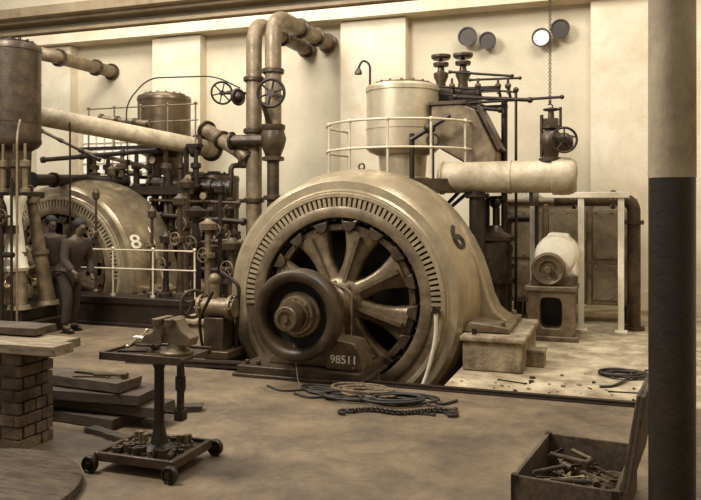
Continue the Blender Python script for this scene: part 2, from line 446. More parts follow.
    if disc:
        D = A+Yv*(-1.37)
        w = MB().lathe([(.05, .355), (.0, .36), (-.03, .375), (-.05, .405), (-.055, .435), (-.045, .465), (-.015, .487), (.06, .495), (.17, .495), (.2, .475), (.2, .36), (.2, .34), (.19, .12), (.17, .12), (.17, .34), (.15, .355)], D, Yv, 72, closed=True)
        wh = put(w, 'collector_wheel', M_iron, g, label='heavy dark rounded rim wheel with deep recess')
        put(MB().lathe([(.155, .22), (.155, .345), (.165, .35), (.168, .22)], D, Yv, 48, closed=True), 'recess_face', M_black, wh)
        w = MB().lathe([(.17, .12), (.17, .25), (.08, .25), (.065, .235), (.065, .215), (.02, .21), (.0, .20), (.0, .17), (-.06, .165), (-.06, .001)], D, Yv, 48)
        put(w, 'boss', M_mid, wh)
        pr_ = [(-.04, .001), (-.04, .15)]
        y = -.05
        for i in range(6):
            pr_ += [(y, .15-.003*i), (y-.02, .15-.003*i), (y-.02, .115), (y-.034, .115)]; y -= .034
        pr_ += [(y, .13), (y-.02, .12), (y-.02, .08), (y-.0, .075), (y-.0, .04), (y-.03, .035), (y-.03, .001)]
        put(MB().lathe(pr_, D, Yv, 40), 'ribbed_shaft_end', M_rotor, wh)
        bo = MB()
        for i in range(8):
            a = 2*pi*i/8; q = D+Vector((cos(a), 0, sin(a)))*.185
            bo.cyl(q+Yv*(-.035), q+Yv*(.0), .014, n=6)
        bo.lathe([(.0, .175), (-.006, .175), (-.006, .195), (.0, .195)], D, Yv, 32, closed=True)
        put(bo, 'bolt_circle', M_steel, wh)
        bd = MB()
        bd.prism([(-.50, .12), (.50, .12), (.44, .22), (.29, .42), (.24, GZ-.02), (-.24, GZ-.02), (-.29, .42), (-.44, .22)], (A.x, 7.72, 0), (1, 0, 0), (0, 0, 1), (0, .42, 0))
        bd.cyl((A.x, 7.66, zc), (A.x, 8.2, zc), .235, n=36)
        put(bd, 'bearing_pedestal', M_rotor, g, bevel=.015)
        bd = MB().box((A.x-.78, 7.5, 0), (A.x+.66, 8.42, .12)).box((A.x-.82, 7.46, 0), (A.x+.70, 8.46, .04))
        for sx in (-.7, -.56, .56):
            for sy in (7.6, 8.3): bd.cyl((A.x+sx, sy, .12), (A.x+sx, sy, .17), .03, n=6)
        put(bd, 'base_plate', M_iron, g, bevel=.01)
        sb = MB().prism([(.24, .12), (.66, .12), (.64, .30), (.56, .42), (.24, .46)], (A.x, 7.62, 0), (1, 0, 0), (0, 0, 1), (0, .4, 0))
        put(sb, 'oil_box', M_rotor, g, bevel=.015)
        tm = text_mesh('98511', .125)
        for v in tm.vertices: v.co = Vector((A.x+.45+v.co.x, 7.612-v.co.z, .235+v.co.y))-base
        tm.materials.append(M_wpaint); to = bpy.data.objects.new('white_number', tm); COL.objects.link(to); to.parent = g; to['label'] = 'white painted number 98511'
        put(MB().lathe([(-.02, .16), (-.03, .2), (-.01, .22), (0, .22), (0, .16)], (A.x, 7.66, zc), Yv, 32, closed=True), 'front_bearing_ring', M_steel, g)
        put(MB().lathe([(0, .14), (.0, .21), (.1, .2), (.16, .17), (.16, .14)], (A.x, 8.2, zc), Yv, 32, closed=True), 'rear_bearing_ring', M_steel, g)
        put(MB().cyl((A.x, 7.93, zc+.2), (A.x, 7.93, zc+.32), .05).sph((A.x, 7.93, zc+.33), .05), 'oil_cup', M_steel, g)
        br = MB().tube(fillet([(A.x+.3, 8.26, .1), (A.x+.32, 8.26, .9), (A.x+.05, 8.28, 1.0)], .1), .014).torus((A.x, 8.3, zc), (0, 1, 0), .27, .018, 32, 8)
        put(br, 'brush_gear', M_mid, g)
    return g

generator((GX, GY, 0), 1.0, GZ, '6', M_casing, True, 'large alternator with slotted end ring, spoked rotor and number 6', 29, .33, M_paint, .46)
generator((G2X, G2Y, 0), 1.0, GZ, '8', M_casing2, False, 'glossy second alternator behind railed bedplate, number 8', 20, .20, M_dpaint, .36)

for i, (x0, x1, y0, y1) in enumerate(((-1.66, -.98, 8.62, 10.15), (-5.5, -4.84, 8.62, 10.15), (-7.68, -7.0, 10.8, 12.2))):
    t = thing('foundation_block', 'concrete foundation block carrying alternator foot', 'foundation block', ((x0+x1)/2, (y0+y1)/2, 0))
    put(MB().box((x0, y0, 0), (x1, y1, .34)).box((x0-.03, y0-.04, .34), (x1+.04, y1+.03, .405)), 'body', M_conc, t, bevel=.02)
    hb = MB().cyl((x0+.12, y0+.1, .405), (x0+.12, y0+.1, .47), .03, n=6)
    put(hb, 'anchor_bolt', M_dark, t)
put(MB().box((-2.55, 7.60, 0.0), (.35, 7.67, .035)).box((-2.55, 7.55, 0.0), (.35, 7.60, .012)), 'edge_rail', M_dark, label='dark iron edge rail bordering the pale slab', cat='rail')

# ------------------------------------------------------------------ STEAM ENGINES
def railing(parent, C, R, z0, h, a0, a1, nposts, m, r=.019):
    for hh in (h, h*.55):
        n = 40
        pts = [Vector((C[0]+R*cos(a0+(a1-a0)*i/n), C[1]+R*sin(a0+(a1-a0)*i/n), z0+hh)) for i in range(n+1)]
        put(MB().tube(pts, r, 8), 'rail', m, parent, sharp=60)
    for i in range(nposts):
        a = a0+(a1-a0)*i/(nposts-1); p = Vector((C[0]+R*cos(a), C[1]+R*sin(a), z0))
        b = MB().cyl(p, p+Vector((0, 0, h)), r*.95, n=10).sph(p+Vector((0, 0, h)), r*1.9, n=10, m=6).sph(p+Vector((0, 0, h*.55)), r*1.7, n=10, m=6).cyl(p, p+Vector((0, 0, .03)), r*2.4, n=12)
        put(b, 'railing_post', m, parent)

def engine(X, Y, zc0, zc1, R, m_tank, m_frame, label, zp=2.25, foot=.55, w=.62, m_cov=None):
    e = thing('steam_engine', label, 'steam engine', (X, Y, 0))
    b = MB().box((X-w-.2, Y-foot, 0), (X+w+.2, Y+foot, .22)).box((X-w-.1, Y-foot+.08, .22), (X+w+.1, Y+foot-.08, .4))
    put(b, 'bedplate', M_dark, e, bevel=.02)
    for sx in (-1, 1):
        for sy in (-1, 1):
            a = Vector((X+sx*w, Y+sy*(foot-.15), .4)); c = Vector((X+sx*w*.55, Y+sy*(foot-.3), zp-.1))
            q = MB().cyl(a, c, .12, .075, 16).cyl(a, a+Vector((0, 0, .06)), .17, .15, 16).cyl(c-Vector((0, 0, .05)), c+Vector((0, 0, .04)), .12, n=16)
            m_ = a.lerp(c, .5); q.cyl(m_-Vector((0, 0, .03)), m_+Vector((0, 0, .03)), .13, n=16)
            put(q, 'frame_column', m_frame, e)
    q = MB().box((X-w*.75, Y-foot+.1, zp-.08), (X+w*.75, Y+foot-.1, zp+.02))
    put(q, 'entablature', M_dark, e, bevel=.02)
    q = MB().cyl((X, Y, .75), (X, Y, zp-.1), .06, n=16).box((X-.16, Y-.14, 1.3), (X+.16, Y+.14, 1.55)).cyl((X-w+.1, Y, .62), (X+w-.1, Y, .62), .11, n=20).cyl((X-.12, Y, .62), (X+.12, Y, .62), .3, n=28)
    put(q, 'crank_and_piston_rod', M_steel, e, bevel=.01)
    prof = [(zp+.02, .001), (zp+.02, R*.72), (zp+.1, R*.72), (zp+.12, R*.62), (zc0-.12, R*.66), (zc0-.06, R*.9), (zc0, R), (zc0+.05, R), (zc0+.05, R*.985), (zc0+.3, R*.985), (zc0+.3, R), (zc0+.33, R), (zc0+.33, R*.985), (zc1-.1, R*.985), (zc1-.1, R*1.01), (zc1-.04, R*1.01), (zc1, R*.96), (zc1, .001)]
    put(MB().lathe(prof, (X, Y, 0), (0, 0, 1), 56), 'cylinder_jacket', m_tank, e)
    q = MB().lathe([(zc1, .001), (zc1, R*.8), (zc1+.04, R*.8), (zc1+.05, R*.3), (zc1+.09, R*.25), (zc1+.09, .001)], (X, Y, 0), (0, 0, 1), 40)
    for i in range(14):
        a = 2*pi*i/14; q.cyl((X+R*.7*cos(a), Y+R*.7*sin(a), zc1+.03), (X+R*.7*cos(a), Y+R*.7*sin(a), zc1+.07), .022, n=6)
    put(q, 'cylinder_cover', m_cov or M_mid, e)
    return e

e1 = engine(GX-.0, 11.65, 2.82, 3.82, .59, M_tank, M_iron, 'steam engine with bright sheet steel cylinder jacket and railed gallery')
q = MB().lathe([(2.12, .66), (2.25, .66), (2.25, 1.2), (2.30, 1.2), (2.30, 1.27), (2.12, 1.27)], (GX, 11.65, 0), (0, 0, 1), 64, closed=True)
q.box((GX+.9, 11.25, 2.12), (GX+1.55, 12.1, 2.25))
put(q, 'gallery_platform', M_iron, e1)
for a in (200, 250, 300, 340, 20, 160):
    a = radians(a)
    q = MB().cyl((GX+.45*cos(a), 11.65+.35*sin(a), 1.6), (GX+1.1*cos(a), 11.65+1.1*sin(a), 2.16), .03, n=8)
    put(q, 'bracket', M_dark, e1)
railing(e1, (GX, 11.65), 1.22, 2.25, .92, radians(155), radians(395), 9, M_rail)
q = MB().prism([(-2.66, 3.46), (-2.2, 3.46), (-1.98, 3.36), (-1.66, 2.72), (-1.66, 2.5), (-2.05, 2.5), (-2.66, 2.85)], (0, 11.28, 0), (1, 0, 0), (0, 0, 1), (0, .6, 0))
put(q, 'steam_duct', M_mid, e1, bevel=.03, label='sloping sheet duct from cylinder to exhaust pipe')
q = MB().box((-2.70, 11.25, 3.44), (-2.12, 11.92, 3.5)).prism([(-1.97, 3.40), (-1.92, 3.43), (-1.58, 2.75), (-1.64, 2.72)], (0, 11.25, 0), (1, 0, 0), (0, 0, 1), (0, .66, 0))
put(q, 'duct_flange', M_iron, e1, bevel=.01)
q = MB().cyl((-2.9, 11.0, 2.9), (-2.3, 11.0, 3.25), .035).cyl((-2.9, 11.05, 2.3), (-2.9, 11.05, 3.0), .04).sph((-2.62, 11.02, 3.07), .09)
put(q, 'linkage', M_dark, e1)
q = MB().cyl((-2.55, 10.95, 2.25), (-2.55, 10.95, 2.8), .02).torus((-2.55, 10.95, 2.88), (0, 1, 0), .09, .015, 20, 6).cyl((-2.55, 10.95, 2.78), (-2.55, 10.95, 2.97), .012)
put(q, 'hand_lever', M_dark, e1)

vg = thing('valve_gear', 'dark valve gear with two handwheel stems and long rods', 'valve gear', (-2.45, 12.0, 3.5))
yv = 12.0
q = MB().box((WX(408, yv), yv-.1, 3.72), (WX(500, yv), yv+.1, 3.8)).box((WX(425, yv), yv-.2, 3.5), (WX(480, yv), yv+.2, 3.72)).box((WX(420, yv), yv-.22, 3.46), (WX(486, yv), yv+.22, 3.5))
put(q, 'chest', M_dark, vg, bevel=.01)
for px in (441, 463):
    x = WX(px, yv); q = MB()
    q.lathe([(3.7, .001), (3.7, .15), (3.76, .15), (3.78, .09), (3.9, .075), (4.0, .12), (4.06, .12), (4.08, .06), (4.16, .05), (4.17, .12), (4.21, .13), (4.23, .12), (4.23, .03), (4.29, .03), (4.28, .13), (4.31, .16), (4.35, .16), (4.36, .1), (4.36, .001)], (x, yv, 0), (0, 0, 1), 28)
    put(q, 'valve_bonnet', M_iron, vg)
for (a, b_, r) in (((405, 107), (562, 97), .022), ((470, 80), (520, 78), .018), ((455, 97), (530, 100), .03), ((405, 84), (515, 92), .016), ((435, 104), (500, 110), .03), ((408, 92), (498, 98), .014), ((450, 72), (512, 76), .02)):
    put(MB().cyl(W(a[0], a[1], yv-.35), W(b_[0], b_[1], yv-.35), r, n=10).sph(W(a[0], a[1], yv-.35), r*1.6, n=10, m=6).sph(W(b_[0], b_[1], yv-.35), r*1.6, n=10, m=6), 'rod', M_dark, vg)
for px in (410, 452, 478, 498, 508):
    p = W(px, 86, yv-.35); put(MB().sph(p, .05, n=10, m=8).cyl(p, p+Vector((0, .3, -.15)), .025, n=8).cyl(p-Vector((0, 0, .12)), p+Vector((0, 0, .12)), .02, n=8), 'lever', M_iron, vg)
p = W(516, 90, yv-.35); q = MB().cyl((p.x, p.y, 0), p, .022, n=10).sph(p, .045, n=10, m=8).cyl((p.x, p.y, 0), (p.x, p.y, .04), .07)
put(q, 'standard', M_dark, vg)
p = W(405, 100, yv-.35); q = MB().cyl((p.x+1.55, p.y+.2, 0), (p.x+1.55, p.y+.2, 3.6), .05, n=12).cyl((p.x+1.55, p.y+.2, 0), (p.x+1.55, p.y+.2, .04), .1)
q.box((WX(470, yv), yv-.2, 3.42), (p.x+1.6, yv-.1, 3.48))
put(q, 'support_post', M_dark, vg)

p = W(370, 86, 11.65)
l = thing('swan_neck_lamp', 'small swan-neck lamp pipe on the engine cylinder', 'lamp', p)
q = MB().tube(fillet([p+Vector((0, 0, -.04)), p+Vector((0, 0, .36)), p+Vector((-.13, 0, .44)), p+Vector((-.2, 0, .3))], .12), .018)
put(q, 'neck', M_dark, l)
put(MB().lathe([(0, .03), (-.06, .06), (-.1, .06), (-.1, .05), (-.02, .02)], p+Vector((-.2, 0, .3)), (0, 0, 1), 16, closed=True), 'lamp_shade', M_iron, l)

ep = thing('exhaust_pipe', 'thick stained lagged horizontal pipe with rounded flanged end', 'pipe', (-1.5, 11, 2.32))
LE = WX(574, 11)+2.45
q = MB().lathe([(0, .001), (0, .25), (.05, .25), (.06, .225), (1.0, .23), (1.0, .245), (1.05, .245), (1.05, .23), (LE-.30, .235), (LE-.29, .262), (LE-.16, .268), (LE-.06, .262), (LE, .24), (LE+.035, .20), (LE+.04, .15), (LE-.03, .13), (LE-.03, .001)], (-2.45, 11, 2.32), (1, 0, 0), 48)
put(q, 'pipe_body', M_cream, ep, sharp=50)
q = MB().tube([(-1.9, 11, 2.12), (-1.9, 11, 1.2), (-1.9, 11.0, .0)], .12, 16).flange((-1.9, 11, 2.05), (0, 0, 1), .18).flange((-1.9, 11, 1.1), (0, 0, 1), .18).flange((-1.9, 11, .03), (0, 0, 1), .2)
put(q, 'drain_leg', M_dark, ep)
q = MB().box((-1.15, 11.75, 0), (-1.10, 11.85, 1.9)).box((-1.15, 10.95, 1.9), (-1.10, 11.85, 2.1)).box((-1.22, 11.7, 0), (-1.03, 11.9, .05))
put(q, 'support', M_dark, ep)

def handwheel(mb, c, ax, R, r=.018, sp=5):
    mb.torus(c, ax, R, r, 36, 8)
    a, u, v = frame(ax); c = Vector(c)
    for i in range(sp):
        t = 2*pi*i/sp+.3; mb.cyl(c, c+(u*cos(t)+v*sin(t))*R, r*.65, n=8)
    mb.cyl(c-a*.03, c+a*.03, r*2.4, n=14)
    return mb

sv = thing('stop_valve', 'dark stop valve with handwheel on top of pale pipe', 'valve', (-.85, 11, 2.55))
q = MB().lathe([(2.53, .001), (2.53, .17), (2.58, .17), (2.6, .1), (2.7, .12), (2.8, .16), (2.92, .14), (2.98, .09), (3.0, .13), (3.04, .13), (3.06, .05), (3.25, .04), (3.25, .001)], (-.85, 11, 0), (0, 0, 1), 28)
q.sph((-.68, 11, 2.8), .14, n=18, m=12).cyl((-.72, 11, 2.8), (-.55, 11, 2.8), .1)
q.box((-.95, 10.92, 3.0), (-.75, 11.08, 3.14)).cyl((-.98, 11, 2.6), (-.98, 11, 3.2), .025).cyl((-.72, 11, 3.0), (-.72, 11, 3.3), .02)
put(q, 'body', M_iron, sv)
q = handwheel(MB(), (-.66, 10.82, 2.82), (0.2, -1, 0), .17); q.cyl((-.66, 10.82, 2.82), (-.68, 11, 2.81), .02)
put(q, 'handwheel', M_dark, sv)
put(handwheel(MB(), (-.85, 11, 3.27), (0, 0, 1), .1, .014), 'handwheel', M_dark, sv)

cx, cy = WX(550, 11.4), 11.4
ch = MB(); z = 3.45; i = 0
while z < 7.2:
    ax = (1, 0, 0) if i % 2 else (0, 1, 0)
    ch.torus((cx, cy, z), ax, .018, .006, 10, 5); z += .03; i += 1
hc = thing('hoist_chain', 'thin iron hoist chain hanging from above', 'chain', (cx, cy, 3.4))
put(ch, 'links', M_dark, hc)
put(MB().tube([Vector((cx+.04*sin(t*.5), cy, 3.36-.04*cos(t*.5))) for t in range(-1, 9)], .01, 8).cyl((cx, cy, 3.39), (cx, cy, 3.45), .02, n=10), 'hook', M_dark, hc)

for (px, py, rr, mm, lab) in ((467, 36, .19, M_lamp, 'dark round wall gauge on bracket'), (487, 40, .17, M_lamp, 'dark round wall gauge on bracket'), (541, 37, .18, M_glass, 'round wall gauge with white dial'), (560, 28, .18, M_lamp, 'dark round wall gauge on bracket')):
    c = W(px, py, 14.7); g = thing('wall_gauge', lab, 'gauge', (c.x, 15, c.z))
    put(MB().lathe([(0, .001), (0, rr*.9), (-.12, rr), (-.14, rr), (-.14, rr*.86), (-.10, rr*.84), (-.1, .001)], (c.x, 14.86, c.z), (0, 1, 0), 32), 'case', M_dark, g)
    put(MB().cyl((c.x, 14.75, c.z), (c.x, 14.765, c.z), rr*.83, n=32), 'dial', mm, g)
    put(MB().cyl((c.x, 14.86, c.z), (c.x, 15, c.z), .04), 'bracket', M_dark, g)

# ------------------------------------------------------------------ RIGHT SIDE
px0, px1 = WX(527, 10.9), WX(575, 10.9); pc = (px0+px1)/2
mt = thing('pump_motor', 'small motor with pale round body on iron pedestal with opening', 'motor', (pc, 11.2, 0))
hw = (px1-px0)/2; zt = WZ(550, 290, 10.9)
hh = (zt-.06)/2
outer = rrect(hw, hh, .06, 48, .06+hh); inner = rrect(hw*.46, hh*.66, .4, 48, .06+hh)
q = MB().ringprism(outer, inner, (pc, 10.9, 0), (1, 0, 0), (0, 0, 1), (0, .5, 0))
q.box((pc-hw-.05, 10.84, 0), (pc+hw+.05, 11.6, .07)).box((pc-hw-.03, 10.86, zt-.02), (pc+hw+.03, 11.58, zt+.05))
put(q, 'pedestal', M_mid, mt, bevel=.012)
put(MB().box((pc-hw+.01, 11.4, .07), (pc+hw-.01, 11.5, zt-.02)), 'inner_web', M_dark, mt)
q = MB().lathe([(-.24, .001), (-.24, .16), (-.2, .27), (-.12, .31), (.2, .32), (.3, .26), (.3, .001)], (pc+.06, 11.3, 1.18), (0, 1, 0), 40)
q.prism([(-.3, .9), (.3, .9), (.27, 1.25), (.16, 1.50), (-.1, 1.52), (-.27, 1.25)], (pc+.06, 11.12, 0), (1, 0, 0), (0, 0, 1), (0, .36, 0))
put(q, 'motor_body', M_white, mt, bevel=.03, label='pale rounded motor body')
q = MB().box((pc-.28, 11.0, zt+.05), (pc+.3, 11.5, .92))
q.lathe([(0, .001), (0, .10), (-.03, .12), (-.03, .18), (-.05, .21), (-.02, .235), (.1, .24), (.16, .2), (.16, .001)], (pc-.04, 10.96, 1.0), (0, 1, 0), 36).cyl((pc-.04, 10.8, 1.0), (pc-.04, 11.0, 1.0), .05)
put(q, 'bearing_housing', M_rotor, mt, bevel=.01)

wf = thing('pipe_frame', 'white painted post and beam frame', 'frame', (WX(590, 11.9), 11.9, 0))
zb = WZ(590, 198, 11.9)
xa, xb, xc = WX(533, 11.9), WX(581, 11.9), WX(621, 11.9)
for x in (xa, xb, xc):
    put(MB().box((x-.045, 11.86, 0), (x+.045, 11.94, zb)).box((x-.09, 11.8, 0), (x+.09, 12.0, .04)), 'post', M_white, wf, bevel=.008)
put(MB().box((xa-.15, 11.84, zb), (xc+.12, 11.96, zb+.09)), 'beam', M_white, wf, bevel=.008)

cd = thing('condenser', 'grey panelled condenser casing on short legs', 'condenser', (-.75, 13, 0))
put(MB().box((-1.75, 12.75, .3), (.3, 13.6, 1.98)).box((-1.8, 12.7, 1.94), (.35, 13.65, 2.02)), 'shell', M_panel, cd, bevel=.03)
for i in range(4):
    x = -1.75+2.05*i/3
    put(MB().box((x-.035, 12.69, .3), (x+.035, 12.75, 1.93)), 'rib', M_mid, cd, bevel=.008)
for (x0, x1) in ((-1.7, -1.12), (-1.02, -.43), (-.33, .25)):
    for (z0, z1) in ((.38, .95), (1.05, 1.85)):
        q = MB().box((x0, 12.72, z0), (x1, 12.745, z1))
        for xx in (x0+.05, (x0+x1)/2, x1-.05):
            for zz in (z0+.05, z1-.05): q.cyl((xx, 12.70, zz), (xx, 12.72, zz), .018, n=8)
        put(q, 'cover_plate', M_panel, cd, bevel=.006)
for x in (-1.6, .1):
    for y in (12.85, 13.4): put(MB().box((x, y, 0), (x+.14, y+.14, .3)), 'leg', M_dark, cd)

q = MB(); pp = fillet([(-.9, 12.3, 2.0), (.28, 12.3, 2.0), (.28, 12.3, 1.4), (.28, 12.3, 0)], .2, 8)
q.tube(pp, .1, 16).flange((-.6, 12.3, 2.0), (1, 0, 0), .15).flange((-.02, 12.3, 2.0), (1, 0, 0), .15).flange((.28, 12.3, 1.65), (0, 0, 1), .15).flange((.28, 12.3, .03), (0, 0, 1), .16)
tp = thing('bent_pipe', 'dark flanged pipe bending down to the floor', 'pipe', (.28, 12.3, 0)); put(q, 'pipe_body', M_iron, tp)

for i, (px, y, r, ztop, bend) in enumerate(((486, 11.9, .06, 2.0, .3), (497, 12.1, .045, 1.95, -.25), (508, 12.2, .055, 1.7, .4))):
    x = WX(px, y); t = thing('steam_pipe', 'dark vertical flanged steam pipe behind the alternator', 'pipe', (x, y, 0), 'dark pipes behind the alternator')
    q = MB().tube(fillet([(x, y, 0), (x, y, ztop), (x+bend, y, ztop)], .12), r, 12).flange((x, y, .03), (0, 0, 1), r*2).flange((x, y, ztop*.55), (0, 0, 1), r*1.8).flange((x+bend*.97, y, ztop), (1, 0, 0), r*1.8)
    put(q, 'pipe_body', M_dark, t)
    put(handwheel(MB(), (x, y-.22, ztop*.72), (0, 1, 0), .1, .013).cyl((x, y-.22, ztop*.72), (x, y, ztop*.72), .025), 'handwheel', M_iron, t)
ap = thing('air_pump', 'dark squat air pump behind the alternator', 'pump', (-1.75, 11.7, 0))
put(MB().lathe([(0, .001), (0, .34), (.08, .34), (.1, .26), (.7, .26), (.72, .32), (.78, .32), (.8, .24), (1.35, .24), (1.37, .3), (1.43, .3), (1.5, .15), (1.6, .08), (1.6, .001)], (-1.75, 11.75, 0), (0, 0, 1), 32), 'barrel', M_iron, ap)
put(MB().cyl((-1.75, 11.75, 1.6), (-1.75, 11.75, 2.0), .04).sph((-1.75, 11.75, 1.95), .09), 'rod', M_dark, ap)

bx = thing('small_box', 'small pale box beside the foundation block', 'box', (WX(534, 9.2), 9.2, 0)); x = WX(534, 9.2)
put(MB().box((x-.13, 9.05, 0), (x+.13, 9.3, .17)), 'body', M_conc, bx, bevel=.01)
put(MB().box((x-.14, 9.04, .17), (x+.14, 9.31, .2)), 'lid', M_wood, bx, bevel=.005)

# ------------------------------------------------------------------ LEFT SIDE
e2 = engine(-8.55, 13.0, 3.0, 4.1, .53, M_tank2, M_iron, 'steam engine with grey cylinder above second alternator', foot=.5)
q = MB().box((-9.9, 12.15, 2.17), (-7.35, 12.5, 2.25)).box((-9.9, 12.12, 2.12), (-7.35, 12.15, 2.28)); put(q, 'gallery_platform', M_dark, e2)
q = MB().box((-9.9, 12.2, 3.0), (-7.3, 12.4, 3.06)).box((-7.6, 12.2, 2.25), (-7.55, 12.3, 3.0)).box((-9.8, 12.2, 2.25), (-9.75, 12.3, 3.0)); put(q, 'upper_beam', M_dark, e2)
for z in (3.5, 3.8):
    put(MB().cyl((-9.8, 12.2, z), (-7.3, 12.2, z), .014, n=8), 'rail', M_mid, e2)
for i in range(5):
    x = -9.75+2.4*i/4; put(MB().cyl((x, 12.2, 3.06), (x, 12.2, 3.82), .016, n=8).sph((x, 12.2, 3.82), .03, n=10, m=6), 'railing_post', M_mid, e2)
for i in range(8):
    x = -9.7+2.3*i/7
    q = MB().lathe([(2.25, .001), (2.25, .1), (2.3, .1), (2.32, .06), (2.6, .06), (2.62, .1), (2.7, .1), (2.72, .04), (2.95, .04), (2.95, .001)], (x, 12.3, 0), (0, 0, 1), 14)
    put(q, 'valve_spindle', [M_iron, M_dark, M_mid][i % 3], e2)
e3 = engine(WX(12, 9.0), 9.0, 2.85, 4.33, .42, M_iron, M_mid, 'tall dark engine cylinder over tapered frame columns', zp=2.1, w=.42, foot=.45, m_cov=M_dark)
e4 = engine(WX(214, 13.2), 13.2, 1.55, 2.5, .5, M_iron, M_dark, 'low dark engine with covered cylinder among pipework', zp=1.3, w=.5, m_cov=M_dark)

def pipe(name, label, pts, r, m, rad=.2, fl=(), cat='pipe', n=16, ends=True, group=None):
    pts = [Vector(p) for p in pts]
    t = thing(name, label, cat, pts[0], group)
    path = fillet(pts, rad, 8); q = MB().tube(path, r, n)
    put(q, 'pipe_body', m, t, sharp=50)
    fm = M_iron if m != M_dark else M_dark
    if ends:
        put(MB().flange(pts[0]+(pts[1]-pts[0]).normalized()*.03, pts[1]-pts[0], r*1.4, .05), 'flange', fm, t)
        put(MB().flange(pts[-1]+(pts[-2]-pts[-1]).normalized()*.03, pts[-1]-pts[-2], r*1.4, .05), 'flange', fm, t)
    for (i, f) in fl:
        a, b_ = pts[i], pts[i+1]; put(MB().flange(a+(b_-a)*f, b_-a, r*1.35, .06), 'flange', fm, t)
    return t

pipe('main_steam_pipe', 'thick stained lagged steam pipe running above engines', [W(24, 113, 9.9), W(200, 147, 12.6), W(212, 150, 13.2)], .165, M_cream, .2, ((0, .97),))
pipe('branch_pipe', 'tan flanged pipe high on the wall bay', [W(-5, 44, 12.4), W(52, 56, 12.6), W(112, 72, 14.97)], .14, M_tan, .2, ((1, .1), (1, .7)))
YJ = 12.4
a = W(254, 40, YJ); b_ = W(274, 40, YJ)
zt = WZ(254, 22, YJ)
pipe('riser_pipe', 'tall grey riser pipe from floor curving over toward wall', [(a.x, YJ, 0), (a.x, YJ, zt), (a.x, 14.9, zt)], .145, M_tan, .45, ((0, .38), (0, .62), (0, .80), (1, .5)))
vb = Vector((b_.x+.03, YJ-.1, 3.2))
pipe('riser_pipe', 'grey riser pipe with crook bend dropping into stop valve', [(vb.x, vb.y, 3.3), (vb.x, vb.y, zt+.08), (vb.x+.05, 14.9, zt+.08)], .15, M_tan, .5, ((0, .5), (1, .45), (1, .75)))
vc = thing('stop_valve', 'dark stop valve under riser pipe with large handwheels', 'valve', (vb.x, vb.y, 0))
q = MB().lathe([(0, .001), (0, .2), (.05, .2), (.06, .11), (2.0, .11), (2.02, .18), (2.08, .18), (2.1, .11), (2.7, .11), (2.72, .2), (2.78, .2), (2.8, .14), (2.95, .2), (3.1, .24), (3.25, .2), (3.3, .22), (3.36, .22), (3.36, .001)], (vb.x, vb.y, 0), (0, 0, 1), 32)
put(q, 'valve_body', M_iron, vc)
q = MB().cyl((vb.x-.75, YJ-.25, 3.08), (vb.x, YJ-.15, 3.08), .11).flange((vb.x-.75, YJ-.25, 3.08), (1, 0, 0), .17).cyl((vb.x, YJ-.5, 3.7), (vb.x, YJ-.1, 3.15), .05)
put(q, 'side_branch', M_iron, vc)
c = W(271, 93, YJ-.5); q = handwheel(MB(), c, (.15, -1, 0), .24, .028, 6).cyl(c, (c.x, YJ-.1, c.z), .035)
put(q, 'handwheel', M_dark, vc)
c = W(222, 93, YJ-.2); q = handwheel(MB(), c, (1, -.9, 0), .2, .02, 6).cyl(c, (a.x-.1, YJ, c.z), .03)
put(q, 'handwheel', M_dark, vc)
c = W(238, 97, YJ-.2); q = MB().torus(c, (1, -.5, 0), .13, .03, 28, 8).sph(c, .1)
put(q, 'gland', M_dark, vc)
pipe('cross_pipe', 'pale cross pipe joining valve to engine', [(WX(206, 12.9), 12.9, WZ(206, 130, 12.9)), (a.x-.25, 12.35, 2.9), (a.x-.1, 12.35, 2.75)], .14, M_tan, .1, ((0, .5),))
pipe('flanged_pipe', 'dark flanged horizontal pipe with open end', [W(150, 183, 12.3), W(232, 188, 12.6)], .13, M_dark, .2, ((0, .5), (0, .75)))
rnd = random.Random(3)
for i in range(30):
    px = 96+i*5.0; y = 12.3+rnd.random()*.4; x = WX(px, y); zt2 = 1.1+rnd.random()*1.7
    if abs(x-a.x) < .2 or abs(x-vb.x) < .2: continue
    t = thing('service_pipe', 'slim dark service pipe with valve among engine works', 'pipe', (x, y, 0), 'slim service pipes among engines')
    rr = .02+rnd.random()*.04
    q = MB().tube(fillet([(x, y, 0), (x, y, zt2), (x+.1+.2*rnd.random(), y+.2, zt2)], .1), rr, 10)
    for k in range(2): q.flange((x, y, zt2*(.3+.4*k+.1*rnd.random())), (0, 0, 1), rr*1.9+.02, .05, 4, 14)
    if i % 2:
        zz = zt2*(.42+.25*rnd.random()); q.lathe([(zz, .02), (zz+.03, .11), (zz+.16, .13), (zz+.2, .09), (zz+.24, .02)], (x, y, 0), (0, 0, 1), 14, closed=True)
    put(q, 'pipe_body', [M_iron, M_dark, M_mid, M_iron][i % 4], t)
    zz = zt2*(.5+.3*rnd.random())
    put(handwheel(MB(), (x, y-.16, zz), (0, 1, .2), .06+.06*rnd.random(), .012).cyl((x, y-.16, zz), (x, y, zz), .03), 'handwheel', [M_ringlt, M_dark, M_mid][i % 3], t)
